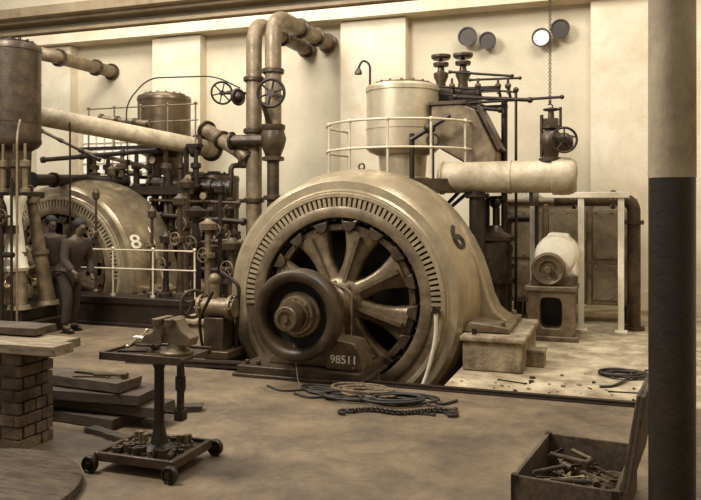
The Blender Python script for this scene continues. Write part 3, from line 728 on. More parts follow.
for i, (px, y, r, z1, mm) in enumerate(((152, 10.25, .03, 1.9, M_iron), (166, 10.3, .045, 1.5, M_dark), (180, 10.3, .05, 2.1, M_iron), (208, 10.6, .06, 1.7, M_mid), (220, 10.8, .04, 2.3, M_dark), (96, 10.25, .025, 2.2, M_iron), (232, 10.5, .07, 1.4, M_iron), (196, 11.2, .09, 1.9, M_dark), (186, 11.6, .07, 2.4, M_iron))):
    x = WX(px, y); z0 = .46 if (y < 10.4 and x < -5.95) else 0
    t = thing('governor_stand', 'slender turned iron governor stand beside second alternator', 'stand', (x, y, z0), 'governor stands by second alternator')
    put(MB().lathe([(z0, .001), (z0, r*2.6), (z0+.05, r*2.6), (z0+.08, r*1.3), (z0+.3, r), (z1*.62, r*.9), (z1*.63, r*1.9), (z1*.67, r*1.9), (z1*.68, r*.9), (z1-.2, r*.8), (z1-.18, r*2.2), (z1-.08, r*2.4), (z1-.04, r*1.2), (z1, r*.6), (z1, .001)], (x, y, 0), (0, 0, 1), 16), 'stand_column', mm, t)
    put(handwheel(MB(), (x, y-.1-r, z1*.66), (.2, 1, 0), .05+r, .01).cyl((x, y-.1-r, z1*.66), (x, y, z1*.66), .018), 'handwheel', M_mid, t)
for i, (pa, pb_, y, r) in enumerate((((160, 215), (245, 222), 12.15, .05), ((165, 245), (235, 240), 12.1, .035), ((150, 200), (240, 203), 12.2, .03), ((172, 268), (240, 272), 12.05, .06), ((80, 150), (150, 168), 12.0, .04), ((40, 130), (100, 160), 11.2, .03), ((42, 160), (160, 150), 11.9, .045), ((100, 118), (150, 124), 12.1, .06))):
    pipe('service_pipe', 'slim dark horizontal pipe across engine works', [W(*pa, y), W(*pb_, y+.1)], r, [M_dark, M_mid, M_iron][i % 3], .1, ((0, .35), (0, .7)), group='slim service pipes among engines')
for i, (px, py, y, r, h) in enumerate(((95, 172, 12.25, .1, .3), (112, 172, 12.25, .08, .4), (168, 170, 12.25, .09, .35), (186, 160, 12.5, .12, .3), (200, 290, 12.0, .2, .5), (228, 292, 12.0, .18, .6), (215, 240, 12.4, .16, .5))):
    p = W(px, py, y); z0 = 0
    if py < 200: z0 = 2.28
    if 200 < py < 280: h = 1.3
    t = thing('oil_reservoir', 'small domed iron oil reservoir among pipework', 'oil reservoir', (p.x, p.y, z0), 'oil reservoirs among pipework')
    put(MB().lathe([(z0, .001), (z0, r*1.15), (z0+.03, r*1.15), (z0+.04, r), (z0+h*.8, r), (z0+h*.82, r*1.1), (z0+h*.88, r*1.1), (z0+h, r*.4), (z0+h+.06, r*.3), (z0+h+.06, .001)], (p.x, p.y, 0), (0, 0, 1), 20), 'pot', [M_iron, M_mid, M_dark][i % 3], t)
    put(MB().cyl((p.x, p.y-r, z0+h*.5), (p.x, p.y-r-.08, z0+h*.5), .02, n=8).sph((p.x, p.y-r-.09, z0+h*.5), .03, n=10, m=6), 'tap', M_steel, t)
for i, (px, py, y) in enumerate(((188, 178, 12.1), (203, 196, 12.1), (152, 160, 12.0))):
    c = W(px, py, y); g = thing('pressure_gauge', 'small round pressure gauge among the pipes', 'gauge', c, 'pressure gauges among engines')
    put(MB().lathe([(0, .001), (0, .08), (.05, .08), (.05, .001)], c, (0, 1, 0), 24).cyl(c+Vector((0, .03, -.08)), c+Vector((0, .03, -.3)), .012, n=8).cyl(c+Vector((0, .03, -.3)), c+Vector((0, .4, -.3)), .012, n=8), 'case', M_dark, g)
    put(MB().cyl(c-Vector((0, .006, 0)), c, .065, n=24), 'dial', M_ringlt, g)
pipe('gauge_pipe', 'thin pipe arched over the engine cylinder', [W(128, 178, 12.0), W(126, 103, 12.0), W(148, 78, 12.2), W(215, 76, 12.3), W(240, 88, 12.3)], .014, M_dark, .25, (), n=8, ends=False)
p = W(70, 118, 10.4)
pipe('gauge_pipe', 'thin vertical pipe before the engine cylinder', [(p.x, p.y, 0), p, W(58, 110, 10.7)], .016, M_dark, .15, (), n=8, ends=False)
p = W(17, 135, 8.2)
pipe('gauge_pipe', 'thin pale vertical pipe before the engine cylinder', [(p.x, p.y, 0), p, W(20, 120, 8.4)], .016, M_tan, .15, (), n=8, ends=False)
pipe('lower_pipe', 'dark lower pipe linking engines', [W(30, 180, 10.0), W(85, 180, 11.6), W(128, 182, 12.3)], .1, M_dark, .2, ((0, .4), (1, .6)))
xe = WX(12, 9.0)
for i in range(6):
    x = xe-.4+.2*i; z = 2.1
    q = MB().lathe([(z, .001), (z, .07), (z+.05, .07), (z+.06, .04), (z+.35, .04), (z+.37, .075), (z+.45, .075), (z+.47, .02), (z+.7, .02), (z+.7, .001)], (x, 8.62, 0), (0, 0, 1), 14)
    put(q, 'valve_spindle', [M_iron, M_mid][i % 2], e3)
q = MB().box((xe-.5, 8.5, 1.5), (xe+.45, 8.66, 1.62)).cyl((xe-.5, 8.5, 1.2), (xe+.5, 8.5, 1.2), .04).cyl((xe+.1, 8.5, .5), (xe+.1, 8.5, 1.6), .03).box((xe-.3, 8.5, .8), (xe-.1, 8.6, 1.15))
q.cyl((xe+.3, 8.48, .0), (xe+.3, 8.48, 1.9), .035, n=10).cyl((xe+.45, 8.52, .0), (xe+.45, 8.52, 2.3), .02, n=10)
put(q, 'valve_linkage', M_dark, e3)
for (dx, zz, R_) in ((.05, 1.35, .16), (.35, 1.75, .1), (-.2, .95, .12)):
    put(handwheel(MB(), (xe+dx, 8.42, zz), (0, 1, 0), R_, .016).cyl((xe+dx, 8.42, zz), (xe+dx, 8.6, zz), .02), 'handwheel', M_iron, e3)
for dx in (-.12, .3):
    q = MB().lathe([(0.95, .001), (.95, .17), (1.0, .19), (1.05, .17), (1.35, .13), (1.7, .09), (1.9, .12), (2.0, .16), (2.05, .16), (2.05, .001)], (xe+dx, 8.75, 0), (0, 0, 1), 28)
    put(q, 'bell_housing', M_white, e3, label='pale bell-shaped housing')

bp = thing('railed_bedplate', 'low dark plinth with thin white handrail', 'plinth', (-7.4, 10.2, 0))
put(MB().box((-9.2, 9.98, 0), (-5.9, 10.45, .42)).box((-9.23, 9.94, .36), (-5.87, 10.47, .46)).box((-9.23, 9.93, 0), (-5.87, 9.98, .06)), 'plinth', M_dark, bp, bevel=.01)
for x in (-8.4, -7.6, -6.85, -6.1):
    put(MB().cyl((x, 10.1, .46), (x, 10.1, 1.22), .015, n=8).sph((x, 10.1, 1.22), .028, n=10, m=6).sph((x, 10.1, .9), .026, n=10, m=6).cyl((x, 10.1, .46), (x, 10.1, .49), .04, n=10), 'railing_post', M_rail, bp)
for z in (1.2, .9): put(MB().cyl((-8.4, 10.1, z), (-6.1, 10.1, z), .012, n=8), 'rail', M_rail, bp)

pm = thing('hand_pump', 'grey hand pump with round flywheel beside alternator', 'pump', (WX(218, 8.4), 8.4, 0)); x = WX(218, 8.4)
put(MB().box((x-.25, 8.2, 0), (x+.25, 8.6, .1)).box((x-.14, 8.28, .1), (x+.14, 8.52, .5)), 'base', M_iron, pm, bevel=.01)
put(MB().cyl((x-.22, 8.4, .62), (x+.25, 8.4, .62), .12, n=24).flange((x-.22, 8.4, .62), (1, 0, 0), .16).flange((x+.2, 8.4, .62), (1, 0, 0), .16).cyl((x-.05, 8.4, .7), (x-.05, 8.4, .95), .06).sph((x-.05, 8.4, .97), .08), 'barrel', M_mid, pm)
put(handwheel(MB(), (x-.3, 8.3, .66), (1, -.6, 0), .17, .022).cyl((x-.3, 8.3, .66), (x-.2, 8.4, .62), .03), 'handwheel', M_iron, pm)
put(MB().tube(fillet([(x-.1, 8.2, .1), (x-.1, 8.1, .5), (x+.1, 8.1, .85)], .1), .02).tube(fillet([(x+.2, 8.5, .1), (x+.25, 8.5, .9), (x, 8.5, 1.05)], .1), .025), 'lever', M_dark, pm)
put(MB().box((-5.6, 7.75, 0), (-4.0, 7.85, .06), rz=.12).box((-5.6, 7.73, .06), (-4.0, 7.75, .09), rz=.12, piv=(-4.8, 7.8, .03)), 'floor_batten', M_woodd, label='dark timber batten along the pit edge', cat='batten')

# ------------------------------------------------------------------ PEOPLE
def skin_obj(name, nodes, edges, m, parent, lvl=2):
    me = bpy.data.meshes.new(name); o = bpy.data.objects.new(name, me); COL.objects.link(o)
    bm = bmesh.new(); sl = bm.verts.layers.skin.verify(); V = {}
    for i, (k, (p, r)) in enumerate(nodes.items()):
        v = bm.verts.new(Vector(p)); v[sl].radius = (r if isinstance(r, tuple) else (r, r)); v[sl].use_root = (i == 0); V[k] = v
    for a_, c_ in edges: bm.edges.new((V[a_], V[c_]))
    bm.to_mesh(me); bm.free(); me.materials.append(m)
    s_ = o.modifiers.new('skin', 'SKIN'); s_.use_smooth_shade = True
    d = o.modifiers.new('sub', 'SUBSURF'); d.levels = lvl; d.render_levels = lvl
    o.parent = parent
    return o
def person(px, y, rz, sc, lean, label, mc, mt_):
    pb = Vector((WX(px, y), y, 0))
    pr = thing('person', label, 'person', pb)
    pr.rotation_euler = (0, 0, rz); pr.scale = (sc, sc, sc)
    L_ = lean
    N = {'pel': ((0, 0, .92), (.15, .11)), 'bel': ((0, -.01-.3*L_, 1.06), (.14, .10)), 'che': ((0, -L_*.8, 1.26), (.165, .11)), 'sho': ((0, .01-L_*1.1, 1.40), (.12, .08)), 'nec': ((0, -L_*1.3, 1.49), .052), 'jaw': ((0, -.02-L_*1.5, 1.555), (.06, .072)), 'hea': ((0, -.01-L_*1.6, 1.635), (.074, .09)), 'top': ((0, .0-L_*1.6, 1.69), (.058, .072)),
         'nos': ((0, -.11-L_*1.6, 1.60), .013),
         'sl': ((-.185, -L_*1.1, 1.39), .06), 'el': ((-.24, -.03-L_, 1.12), .045), 'wl': ((-.2, -.2-L_, .96), .031), 'hl': ((-.19, -.25-L_, .93), (.022, .034)),
         'sr': ((.185, -L_*1.1, 1.39), .06), 'er': ((.25, .03-L_, 1.12), .045), 'wr': ((.24, -.05-L_, .88), .031), 'hr': ((.24, -.07-L_, .82), (.022, .034)),
         'hpl': ((-.095, 0, .86), .09), 'kl': ((-.11, -.1, .50), .06), 'al': ((-.12, -.04, .1), .041), 'fl': ((-.13, -.19, .045), (.04, .035)),
         'hpr': ((.095, 0, .86), .09), 'kr': ((.11, .02, .49), .06), 'ar': ((.12, .12, .1), .041), 'fr': ((.14, -.02, .045), (.04, .035))}
    E = [('pel', 'bel'), ('bel', 'che'), ('che', 'sho'), ('sho', 'nec'), ('nec', 'jaw'), ('jaw', 'hea'), ('hea', 'top'), ('hea', 'nos'), ('sho', 'sl'), ('sl', 'el'), ('el', 'wl'), ('wl', 'hl'), ('sho', 'sr'), ('sr', 'er'), ('er', 'wr'), ('wr', 'hr'), ('pel', 'hpl'), ('hpl', 'kl'), ('kl', 'al'), ('al', 'fl'), ('pel', 'hpr'), ('hpr', 'kr'), ('kr', 'ar'), ('ar', 'fr')]
    for s_, sx in (('l', -1), ('r', 1)):
        h = Vector(N['h'+s_][0])
        for f in range(4):
            a_ = h+Vector((sx*.005, -.022+.016*f, -.03)); c_ = a_+Vector((-sx*.006, -.006, -.05+.006*abs(f-1)))
            N['f%s%d' % (s_, f)] = (a_, .0085); N['g%s%d' % (s_, f)] = (c_, .007)
            E += [('h'+s_, 'f%s%d' % (s_, f)), ('f%s%d' % (s_, f), 'g%s%d' % (s_, f))]
        N['t'+s_] = (h+Vector((-sx*.01, -.045, -.01)), .009); E.append(('h'+s_, 't'+s_))
    skin_obj('body', N, E, M_skin, pr)
    def grow(keys, k):
        out = {}
        for q in keys:
            p, r_ = N[q]; out[q] = (p, tuple(x+k for x in r_) if isinstance(r_, tuple) else r_+k)
        return out
    K = ['pel', 'bel', 'che', 'sho', 'sl', 'el', 'wl', 'sr', 'er', 'wr']
    skin_obj('jacket', grow(K, .02), [e for e in E if e[0] in K and e[1] in K], mc, pr)
    K = ['pel', 'hpl', 'kl', 'al', 'hpr', 'kr', 'ar']
    skin_obj('trousers', grow(K, .022), [e for e in E if e[0] in K and e[1] in K], mt_, pr)
    o = put(MB().sph((0, .02-L_*1.6, 1.675), .098, (.95, 1.1, .85)), 'hair', M_hair); o.parent = pr
    for sx in (-1, 1):
        y0 = -.2 if sx < 0 else -.03; xx = .13*sx
        o = put(MB().sph((xx, y0+.07, .045), .05, (.9, 2.6, .9)).box((xx-.045, y0-.05, 0), (xx+.045, y0+.2, .02)), 'boot', M_dark); o.parent = pr
person(50, 9.55, radians(60), 1.0, .04, 'person in dark work clothes standing before the second alternator', M_cloth, M_cloth2)
person(70, 9.3, radians(75), .98, .16, 'person in dark clothes leaning toward the alternator', M_cloth2, M_cloth)

# ------------------------------------------------------------------ vice cart
cbx, cby = -3.2, 4.74
ct = thing('vice_cart', 'iron wheeled stand with small table and bench vice', 'cart', (cbx, cby, 0))
base_pl = MB().box((cbx-.3, cby-.24, .075), (cbx+.3, cby+.24, .11)).box((cbx-.33, cby-.27, .07), (cbx-.29, cby+.27, .135)).box((cbx+.29, cby-.27, .07), (cbx+.33, cby+.27, .135)).box((cbx-.29, cby-.27, .07), (cbx+.29, cby-.24, .135)).box((cbx-.29, cby+.24, .07), (cbx+.29, cby+.27, .135))
put(base_pl, 'base_tray', M_iron, ct, bevel=.006)
for sx in (-1, 1):
    for sy in (-1, 1):
        c = Vector((cbx+sx*.33, cby+sy*.31, .06))
        w = MB().lathe([(-.018, .018), (-.018, .034), (-.012, .038), (-.025, .045), (-.025, .056), (-.016, .061), (.016, .061), (.025, .056), (.025, .045), (.012, .038), (.018, .034), (.018, .018)], c, (0, 1, 0), 28, closed=True).cyl(c+Vector((0, -.04, 0)), c+Vector((0, .04, 0)), .02, n=12)
        put(w, 'wheel', M_dark, ct)
px_ = cbx+.04; ZB = .111
q = MB().lathe([(.11, .001), (.11, .13), (.13, .13), (.16, .065), (.25, .046), (.3, .038), (.7, .036), (.74, .05), (.78, .08), (.80, .08), (.8, .001)], (px_, cby, 0), (0, 0, 1), 20)
put(q, 'post', M_dark, ct)
q = MB().box((cbx+.20, cby-.022, .36), (cbx+.24, cby+.022, .8)).box((cbx+.185, cby-.035, .34), (cbx+.255, cby+.035, .42)).box((cbx+.07, cby-.012, .38), (cbx+.20, cby+.012, .40)).cyl((cbx+.22, cby, .56), (cbx+.22, cby, .66), .038, n=12).tube(fillet([(cbx+.30, cby-.1, .82), (cbx+.33, cby-.12, .6), (cbx+.27, cby-.1, .45)], .1), .008)
put(q, 'screw_leg', M_dark, ct, bevel=.004)
q = MB().box((cbx-.3, cby-.21, .80), (cbx+.34, cby+.21, .825)).box((cbx-.31, cby-.225, .79), (cbx+.35, cby-.205, .845)).box((cbx-.31, cby+.205, .79), (cbx+.35, cby+.225, .845)).box((cbx-.32, cby-.225, .79), (cbx-.295, cby+.225, .845))
put(q, 'table_top', M_iron, ct, bevel=.003)
vx = cbx+.17
vi = thing('bench_vice', 'worn grey bench vice with jaws and screw', 'vice', (vx, cby, .825))
q = MB().lathe([(.825, .001), (.825, .12), (.845, .12), (.865, .07), (.91, .06), (.91, .001)], (vx+.02, cby, 0), (0, 0, 1), 20)
q.prism([(-.02, .90), (.15, .89), (.17, .95), (.09, 1.0), (.05, 1.08), (-.02, 1.08)], (vx, cby-.06, 0), (1, 0, 0), (0, 0, 1), (0, .12, 0)).box((vx-.03, cby-.1, 1.03), (vx+.03, cby+.1, 1.085))
put(q, 'fixed_jaw', M_mid, vi, bevel=.006)
q = MB().prism([(-.07, .90), (-.07, 1.08), (-.13, 1.08), (-.15, .98), (-.23, .95), (-.25, .89)], (vx, cby-.06, 0), (1, 0, 0), (0, 0, 1), (0, .12, 0)).box((vx-.13, cby-.1, 1.03), (vx-.07, cby+.1, 1.085)).box((vx-.1, cby-.035, .90), (vx+.02, cby+.035, .95))
put(q, 'moving_jaw', M_mid, vi, bevel=.006)
q = MB().cyl((vx-.34, cby, .915), (vx-.2, cby, .915), .022).cyl((vx-.32, cby-.12, .875), (vx-.32, cby+.12, .955), .009, n=8).sph((vx-.32, cby-.12, .875), .015).sph((vx-.32, cby+.12, .955), .015)
put(q, 'screw_handle', M_steel, vi)
def spanner(pos, ang, L, m, label):
    p = Vector(pos); R = Matrix.Rotation(ang, 3, 'Z'); u = R@Vector((1, 0, 0)); v = R@Vector((0, 1, 0))
    t = .012; w = L*.05
    poly = [(w, -w*.5), (L-w*1.6, -w*.5), (L-w*.6, -w*1.5), (L+w, -w*1.4), (L+w*.1, -w*.5), (L, w*.3), (L+w*1.2, w*.9), (L-.2*w, w*1.6), (L-w*1.6, w*.6), (w, w*.6), (-w*.2, w*1.3), (-w*1.4, w*.8), (-w*.4, 0), (-w*1.3, -w*.9), (-w*.1, -w*1.2)]
    o = MB().prism(poly, p, u, v, (0, 0, t)); return put(o, 'spanner', m, None, label, 'tool', origin=p)
def hammer(pos, ang, L, label):
    p = Vector(pos); R = Matrix.Rotation(ang, 3, 'Z'); u = R@Vector((1, 0, 0)); v = R@Vector((0, 1, 0))
    h = thing('hammer', label, 'tool', p)
    z = Vector((0, 0, .022))
    put(MB().cyl(p+z, p+z+u*L, .012, .015, 10), 'handle', M_woodm, h)
    put(MB().cyl(p+z+u*L-v*.05, p+z+u*L+v*.03, .022, n=12).cyl(p+z+u*L+v*.03, p+z+u*L+v*.065, .02, .006, 12), 'head', M_iron, h)
spanner((cbx-.24, cby-.1, .827), .3, .2, M_dark, 'open-ended spanner on the cart table')
hammer((cbx-.22, cby+.08, .826), .1, .17, 'small hammer on the cart table')
spanner((cbx-.2, cby-.15, ZB), .5, .24, M_mid, 'open-ended spanner on the cart base')
spanner((cbx-.22, cby+.12, ZB), -.3, .2, M_mid, 'open-ended spanner on the cart base')
hammer((cbx+.1, cby-.17, ZB), .2, .13, 'small hammer on the cart base')
for i in range(60):
    x = cbx-.25+.5*rnd.random(); y = cby-.2+.4*rnd.random()
    if abs(x-px_) < .13 and abs(y-cby) < .13: continue
    p = Vector((x, y, ZB)); r_ = .018+.03*rnd.random(); hgt = r_*(.7+1.0*rnd.random())
    if i % 3 == 0:
        put(MB().lathe([(0, .001), (0, r_), (hgt*.3, r_), (hgt*.35, r_*.5), (hgt*1.6, r_*.5), (hgt*1.6, .001)], p, (0, 0, 1), 8), 'bolt', [M_mid, M_iron, M_dark][i % 3], None, 'loose iron bolt on the cart base', 'bolt', 'loose bolts on the cart base', origin=p)
    else:
        put(MB().lathe([(0, r_*.4), (0, r_), (hgt, r_), (hgt, r_*.4)], p, (0, 0, 1), 6, closed=True), 'nut', [M_mid, M_iron, M_dark][i % 3], None, 'loose iron nut on the cart base', 'nut', 'loose nuts on the cart base', origin=p)

# brick pier with timber top
br = thing('brick_pier', 'rough brick pier carrying timber boards', 'brick pier', (-4.8, 4.8, 0))
q = MB().box((-5.38, 4.62, 0), (-4.36, 4.95, .77))
zz = 0; row = 0
while zz < .74:
    x = -5.4-(.13 if row % 2 else 0)
    while x < -4.34:
        xe_ = min(x+.245, -4.32-.012*rnd.random()); x0_ = max(x, -5.4)
        if xe_-x0_ > .03:
            q.box((x0_, 4.595+.014*rnd.random(), zz), (xe_, 4.64, zz+.082))
        x += .257
    y = 4.60+(.06 if row % 2 else 0)
    while y < 4.95:
        y1_ = min(y+(.11 if row % 2 else .235), 4.97)
        if y1_-y > .03: q.box((-4.38, y, zz), (-4.325+.012*rnd.random(), y1_, zz+.082))
        y = y1_+.012
    zz += .096; row += 1
put(q, 'brickwork', M_brickp, br, bevel=.006)
def board(x0, x1, y0, y1, z0, z1, rz, m, label, group=None):
    c = Vector(((x0+x1)/2, (y0+y1)/2, z0))
    n = 10; R = Matrix.Rotation(rz, 3, 'Z'); vs = []
    for i in range(n+1):
        f = i/n; x = x0+(x1-x0)*f
        j = .012*rnd.random(); k_ = .012*rnd.random()
        for (yy, zq) in ((y0+j, z0), (y1-k_, z0), (y1-k_, z1-.006*rnd.random()), (y0+j, z1-.006*rnd.random())):
            xx = x+(.03*rnd.random() if i in (0, n) else 0)
            vs.append(R@(Vector((xx, yy, zq))-c)+c)
    fs = [(0, 1, 2, 3), tuple(4*n+t for t in (3, 2, 1, 0))]
    for i in range(n):
        for t in range(4): fs.append((4*i+t, 4*i+(t+1) % 4, 4*i+4+(t+1) % 4, 4*i+4+t))
    return put(MB().add(vs, fs), 'timber_board', m, None, label, 'board', group, bevel=.005, origin=c)
board(-5.4, -3.95, 4.5, 4.74, .775, .85, .03, M_wood, 'thick worn board on the brick pier')
board(-5.4, -4.05, 4.76, 4.98, .775, .845, -.01, M_wood, 'thick worn board on the brick pier')
board(-5.8, -4.42, 4.8, 5.08, .855, .92, .05, M_woodm, 'weathered board lying across the pier top')
for i in range(4):
    board(-5.0-.1*(i % 2), -4.0+.16*((i*2) % 3), 5.35+.07*(i % 2), 5.75+.06*((i+1) % 2), .005+.098*i, .095+.098*i, .09*((i % 3)-1), M_woodd if i < 3 else M_woodm, 'thick dark plank in a low stack beside pier', 'stacked planks beside the pier')
hammer((-4.35, 5.5, .39), .2, .3, 'hammer lying on the plank stack')
spanner((-4.6, 5.6, .39), -.1, .35, M_dark, 'long spanner lying on the plank stack')
spanner((-4.5, 5.45, .39), .25, .3, M_mid, 'short spanner lying on the plank stack')
board(-4.3, -3.6, 5.9, 6.05, 0.0, .06, .4, M_woodd, 'loose dark plank on the floor')
board(-4.2, -3.6, 5.1, 5.2, 0.0, .05, -.3, M_woodd, 'loose dark plank on the floor')
c = Vector((-4.05, 3.72, 0))
rf = thing('cable_drum_flange', 'round dark timber drum flange lying on the floor', 'drum flange', c)
put(MB().lathe([(0, .09), (0, .78), (.01, .8), (.07, .8), (.08, .78), (.08, .09)], c, (0, 0, 1), 64, closed=True), 'disc', M_woodm, rf)
put(MB().lathe([(.08, .09), (.08, .16), (.1, .16), (.1, .09)], c, (0, 0, 1), 32, closed=True), 'iron_bush', M_iron, rf)

# ------------------------------------------------------------------ floor tools & coils
def coil(c, R, r, loops, m, name, label, seed, sq=.6, ang=0., tail=None):
    rg = random.Random(seed); pts = []
    n = loops*28
    ph = [rg.random()*6 for _ in range(4)]
    for i in range(n):
        t = 2*pi*i/28; f = i/n
        rr = R*(1+.22*sin(t*.37+ph[0])+.12*sin(t*1.31+ph[1]))
        x = rr*cos(t)+.25*R*sin(t*.21+ph[2]); y = rr*sq*sin(t)+.16*R*sin(t*.17+ph[3])
        z = r+r*1.7*(f*loops*.3)+.3*r*sin(t*1.7)**2
        pts.append(Vector((c[0]+x*cos(ang)-y*sin(ang), c[1]+x*sin(ang)+y*cos(ang), c[2]+z)))
    if tail:
        last = pts[-1]
        for k in range(1, 15):
            f = k/14; q = last.lerp(Vector(tail), f); q.z = c[2]+r*1.1+(last.z-c[2]-r)*(1-f)**3; q.y += .08*sin(f*7); pts.append(q)
    return put(MB().tube(pts, r, 7), name, m, None, label, 'rope' if 'rope' in name else 'cable', origin=(c[0], c[1], c[2]), sharp=80)
coil((WX(368, 7.25), 7.2, 0), .27, .014, 6, M_rope, 'rope_coil', 'loose pale rope coil on floor before alternator', 1, .6, 0, (WX(335, 7.3), 7.2, 0))
coil((WX(398, 7.0), 7.0, 0), .26, .014, 6, M_cable, 'cable_coil', 'dark cable coil with trailing end on floor', 5, .6, .3, (WX(455, 7.1), 7.15, 0))
coil((WX(350, 7.05), 7.0, 0), .24, .012, 5, M_cable, 'cable_coil', 'dark cable tangle overlapping the rope', 15, .6, .1, (WX(300, 7.1), 6.9, 0))
coil((WX(318, 7.12), 7.12, 0), .18, .011, 3, M_cable, 'cable_coil', 'thin dark cable loops beside the base plate', 9, .6, -.3, (WX(265, 7.1), 7.1, 0))
coil((WX(622, 8.9), 8.9, 0), .2, .014, 5, M_cable, 'cable_coil', 'dark cable coil on the pale slab', 12, .8, .2, (WX(600, 8.4), 8.2, 0))
lw = thing('loose_lead', 'thin loose lead drooping from the collector wheel', 'cable', (GX+.1, 7.4, 0))
q = MB().tube(fillet([(GX-.05, 7.42, .42), (GX+.02, 7.34, .15), (GX+.08, 7.25, .012), (GX+.5, 7.15, .012), (GX+.8, 7.2, .012), (GX+.9, 7.4, .012)], .15), .006, 6)
put(q, 'cable_body', M_rope, lw)
p0 = Vector((WX(352, 6.5), 6.5, 0)); p1 = Vector((WX(447, 6.75), 6.75, 0))
ch = MB(); n = 34
for i in range(n):
    f = i/(n-1); q = p0.lerp(p1, f)+Vector((0, .05*sin(f*9), .02))
    ch.torus(q, (0, 0, 1) if i % 2 else (0, 1, .3), .024, .008, 12, 6)
cs = thing('chain_sling', 'iron chain sling with hooks lying on floor', 'chain', p0)
put(ch, 'links', M_dark, cs)
for (pp_, sg) in ((p0, -1), (p1, 1)):
    hk = MB()
    hk.tube([pp_+Vector((sg*(.05+.055*sin(t)), .055*cos(t)-.05, .02)) for t in [k*.4 for k in range(-1, 10)]], .016, 8)
    hk.torus(pp_+Vector((sg*.02, 0, .02)), (0, 0, 1), .04, .012, 18, 8)
    put(hk, 'hook', M_dark, cs)
spanner((WX(395, 6.6), 6.62, 0), .1, .35, M_dark, 'large spanner on floor near the chain')
hammer((WX(425, 6.85), 6.95, 0), -.4, .3, 'sledge hammer on floor near cable coil')
spanner((WX(610, 8.0), 8.1, 0), .1, .3, M_dark, 'spanner lying on the pale slab')
spanner((WX(500, 8.3), 8.25, 0), -.3, .3, M_dark, 'spanner lying on the pale slab')
for i in range(42):
    x = -2.0+2.4*rnd.random(); y = 7.8+1.6*rnd.random()**1.4
    if (x < -.9 and y > 8.5) or x < -1.72 or (abs(x+.72) < .25 and 8.95 < y < 9.4): continue
    r_ = .010+.022*rnd.random()**2; p = Vector((x, y, 0)); mb = MB()
    pts = [(r_*(.7+.6*rnd.random())*cos(a_), r_*(.7+.6*rnd.random())*sin(a_)) for a_ in [k*2*pi/6 for k in range(6)]]
    mb.prism(pts, p, (1, 0, 0), (0, 1, 0), (0, 0, r_*.7))
    put(mb, 'rubble_chip', [M_conc, M_iron, M_dark, M_mid][i % 4], None, 'small rubble chip on the pale slab', 'rubble', 'rubble chips on the slab', origin=p)
pit = thing('cable_duct', 'pale bent cable hanging down alternator side into pit', 'cable', (WX(431, 8.5), 8.5, 0))
q = MB().tube(fillet([(WX(436, 8.62), 8.62, GZ-.03), (WX(436, 8.62), 8.62, .35), (WX(427, 8.6), 8.6, -.1), (WX(412, 8.58), 8.58, -.5)], .25), .024, 8)
put(q, 'cable_body', M_white, pit)
put(MB().cyl((WX(436, 8.62), 8.58, GZ-.05), (WX(436, 8.62), 8.66, GZ-.05), .04), 'clamp', M_dark, pit)

# ------------------------------------------------------------------ TOOL CHEST
def onz(px, py, z):
    t = (EYE-z)*FP/(py-HZ); u = (px-350.5)/FP
    return Vector((t*(-ST+CT*u), t*(CT+ST*u), z))
zc = .30
A_ = onz(512, 475, zc); B_ = onz(547, 432, zc)
Ly = (B_-A_).length; ang = atan2(-(B_.x-A_.x), (B_.y-A_.y)); Lx = .60
org = Vector((A_.x, A_.y, 0)); RZ = Matrix.Rotation(ang, 3, 'Z')
def TL(x, y, z): return org+RZ@Vector((x, y, z))
tb = thing('tool_chest', 'open timber tool chest with raised plank lid', 'tool chest', (0, 0, 0))
x0, y0, x1, y1 = 0, 0, Lx, Ly; th = .025
q = MB().box((x0, y0, 0), (x1, y0+th, zc)).box((x0, y1-th, 0), (x1, y1, zc)).box((x0, y0+th, 0), (x0+th, y1-th, zc)).box((x1-th, y0+th, 0), (x1, y1-th, zc)).box((x0+th, y0+th, 0), (x1-th, y1-th, .03))
M_chest = mat('chest_timber', .30, .75, 0, .1, 4, .4, 30, (8, 1, 8), .3, 5)
put(q, 'body', M_chest, tb, bevel=.004)
for (x, y) in ((x0, y0), (x1-.03, y0), (x0, y1-.03)):
    q = MB().box((x-.006, y-.006, 0), (x+.036, y+.036, .04)).box((x-.006, y-.006, .04), (x+.012, y+.012, zc-.05)).box((x-.006, y-.006, zc-.05), (x+.036, y+.036, zc+.004))
    put(q, 'corner_iron', M_dark, tb)
Ml = Matrix.Translation((x1+.03, 0, zc))@Matrix.Rotation(radians(9), 4, 'Y')
q = MB().box((0, y0-.01, 0), (.025, y1+.01, .56), M=Ml)
q.box((-.02, y0-.01, 0), (0, y0+.02, .56), M=Ml).box((-.02, y1-.02, 0), (0, y1+.01, .56), M=Ml).box((-.02, y0+.02, .54), (0, y1-.02, .56), M=Ml)
put(q, 'lid', M_chest, tb, bevel=.004)
for y in (y0+.15, y1-.15): put(MB().cyl((x1+.008, y-.04, zc), (x1+.008, y+.04, zc), .014, n=10).box((x1, y-.03, zc-.06), (x1+.01, y+.03, zc)), 'hinge', M_iron, tb)
tb.location = org; tb.rotation_euler = (0, 0, ang)
zi = .03
put(MB().lathe([(0, .02), (0, .07), (.1, .08), (.1, .065), (.02, .06)], TL(x1-.13, y1-.18, zi), (0, 0, 1), 24, closed=True), 'tin_can', M_steel, None, 'open tin can in the tool chest', 'can', origin=TL(x1-.13, y1-.18, zi))
nput = 0
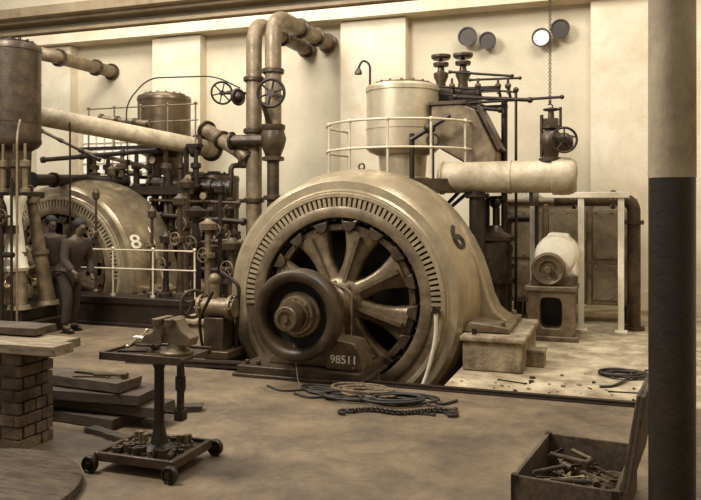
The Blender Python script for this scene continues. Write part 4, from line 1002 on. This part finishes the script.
for i in range(160):
    a_ = rnd.random()*pi; Lq = .16+.12*rnd.random()
    x = .06+(Lx-.12)*rnd.random(); y = .06+(Ly-.12)*rnd.random()
    ex = x+Lq*1.1*cos(a_); ey = y+Lq*1.1*sin(a_)
    if not (.05 < ex < Lx-.05 and .05 < ey < Ly-.05): continue
    if max(x, ex) > Lx-.22 and max(y, ey) > Ly-.28: continue
    if nput >= 48: break
    s_ = spanner(TL(x, y, zi+.003+.0042*nput), a_+ang, Lq, [M_mid, M_dark, M_ringlt, M_iron][i % 4], 'spanner among tools heaped in the chest'); s_['group'] = 'spanners in the tool chest'; nput += 1
for (x, y, a_) in ((.08, .2, .9), (.2, .12, .3), (.1, .6, -.3)):
    hammer(TL(x, y, .245), a_+ang, .26, 'hammer on top of tools in chest')

# ------------------------------------------------------------------ LIGHTS / WORLD / CAMERA
w = bpy.data.worlds.new('World'); SC.world = w; w.use_nodes = True
w.node_tree.nodes['Background'].inputs[0].default_value = (1, .98, .95, 1)
w.node_tree.nodes['Background'].inputs[1].default_value = .5
def area(loc, tgt, sx, sy, e, col=(1, .985, .96)):
    l = bpy.data.lights.new('area', 'AREA'); l.shape = 'RECTANGLE'; l.size = sx; l.size_y = sy; l.energy = e; l.color = col
    o = bpy.data.objects.new('window_light', l); COL.objects.link(o); o.location = loc  # soft lamp out of view, no window built around it
    d = Vector(tgt)-Vector(loc); o.rotation_euler = d.to_track_quat('-Z', 'Y').to_euler()
    return o
area((-7, 4, 8), (-3.5, 10.5, 1), 2.5, 2.2, 1100)  # unseen key from upper left, sized for crisp highlights
area((0, 9, 8.5), (-1.0, 12, 2), 4, 3, 480)  # added overhead lamp to brighten the right part of the back wall
area((-9, 10.5, 8.8), (-9.5, 13.5, 2), 8, 2, 620)  # added overhead lamp to brighten the left part of the back wall

cam = bpy.data.cameras.new('Camera'); co = bpy.data.objects.new('Camera', cam); COL.objects.link(co)
co.location = (0, 0, EYE); co.rotation_euler = (pi/2, 0, TH)
cam.sensor_width = 36; cam.lens = FP/701*36; cam.shift_y = -(250-HZ)/701; cam.clip_end = 100
SC.camera = co
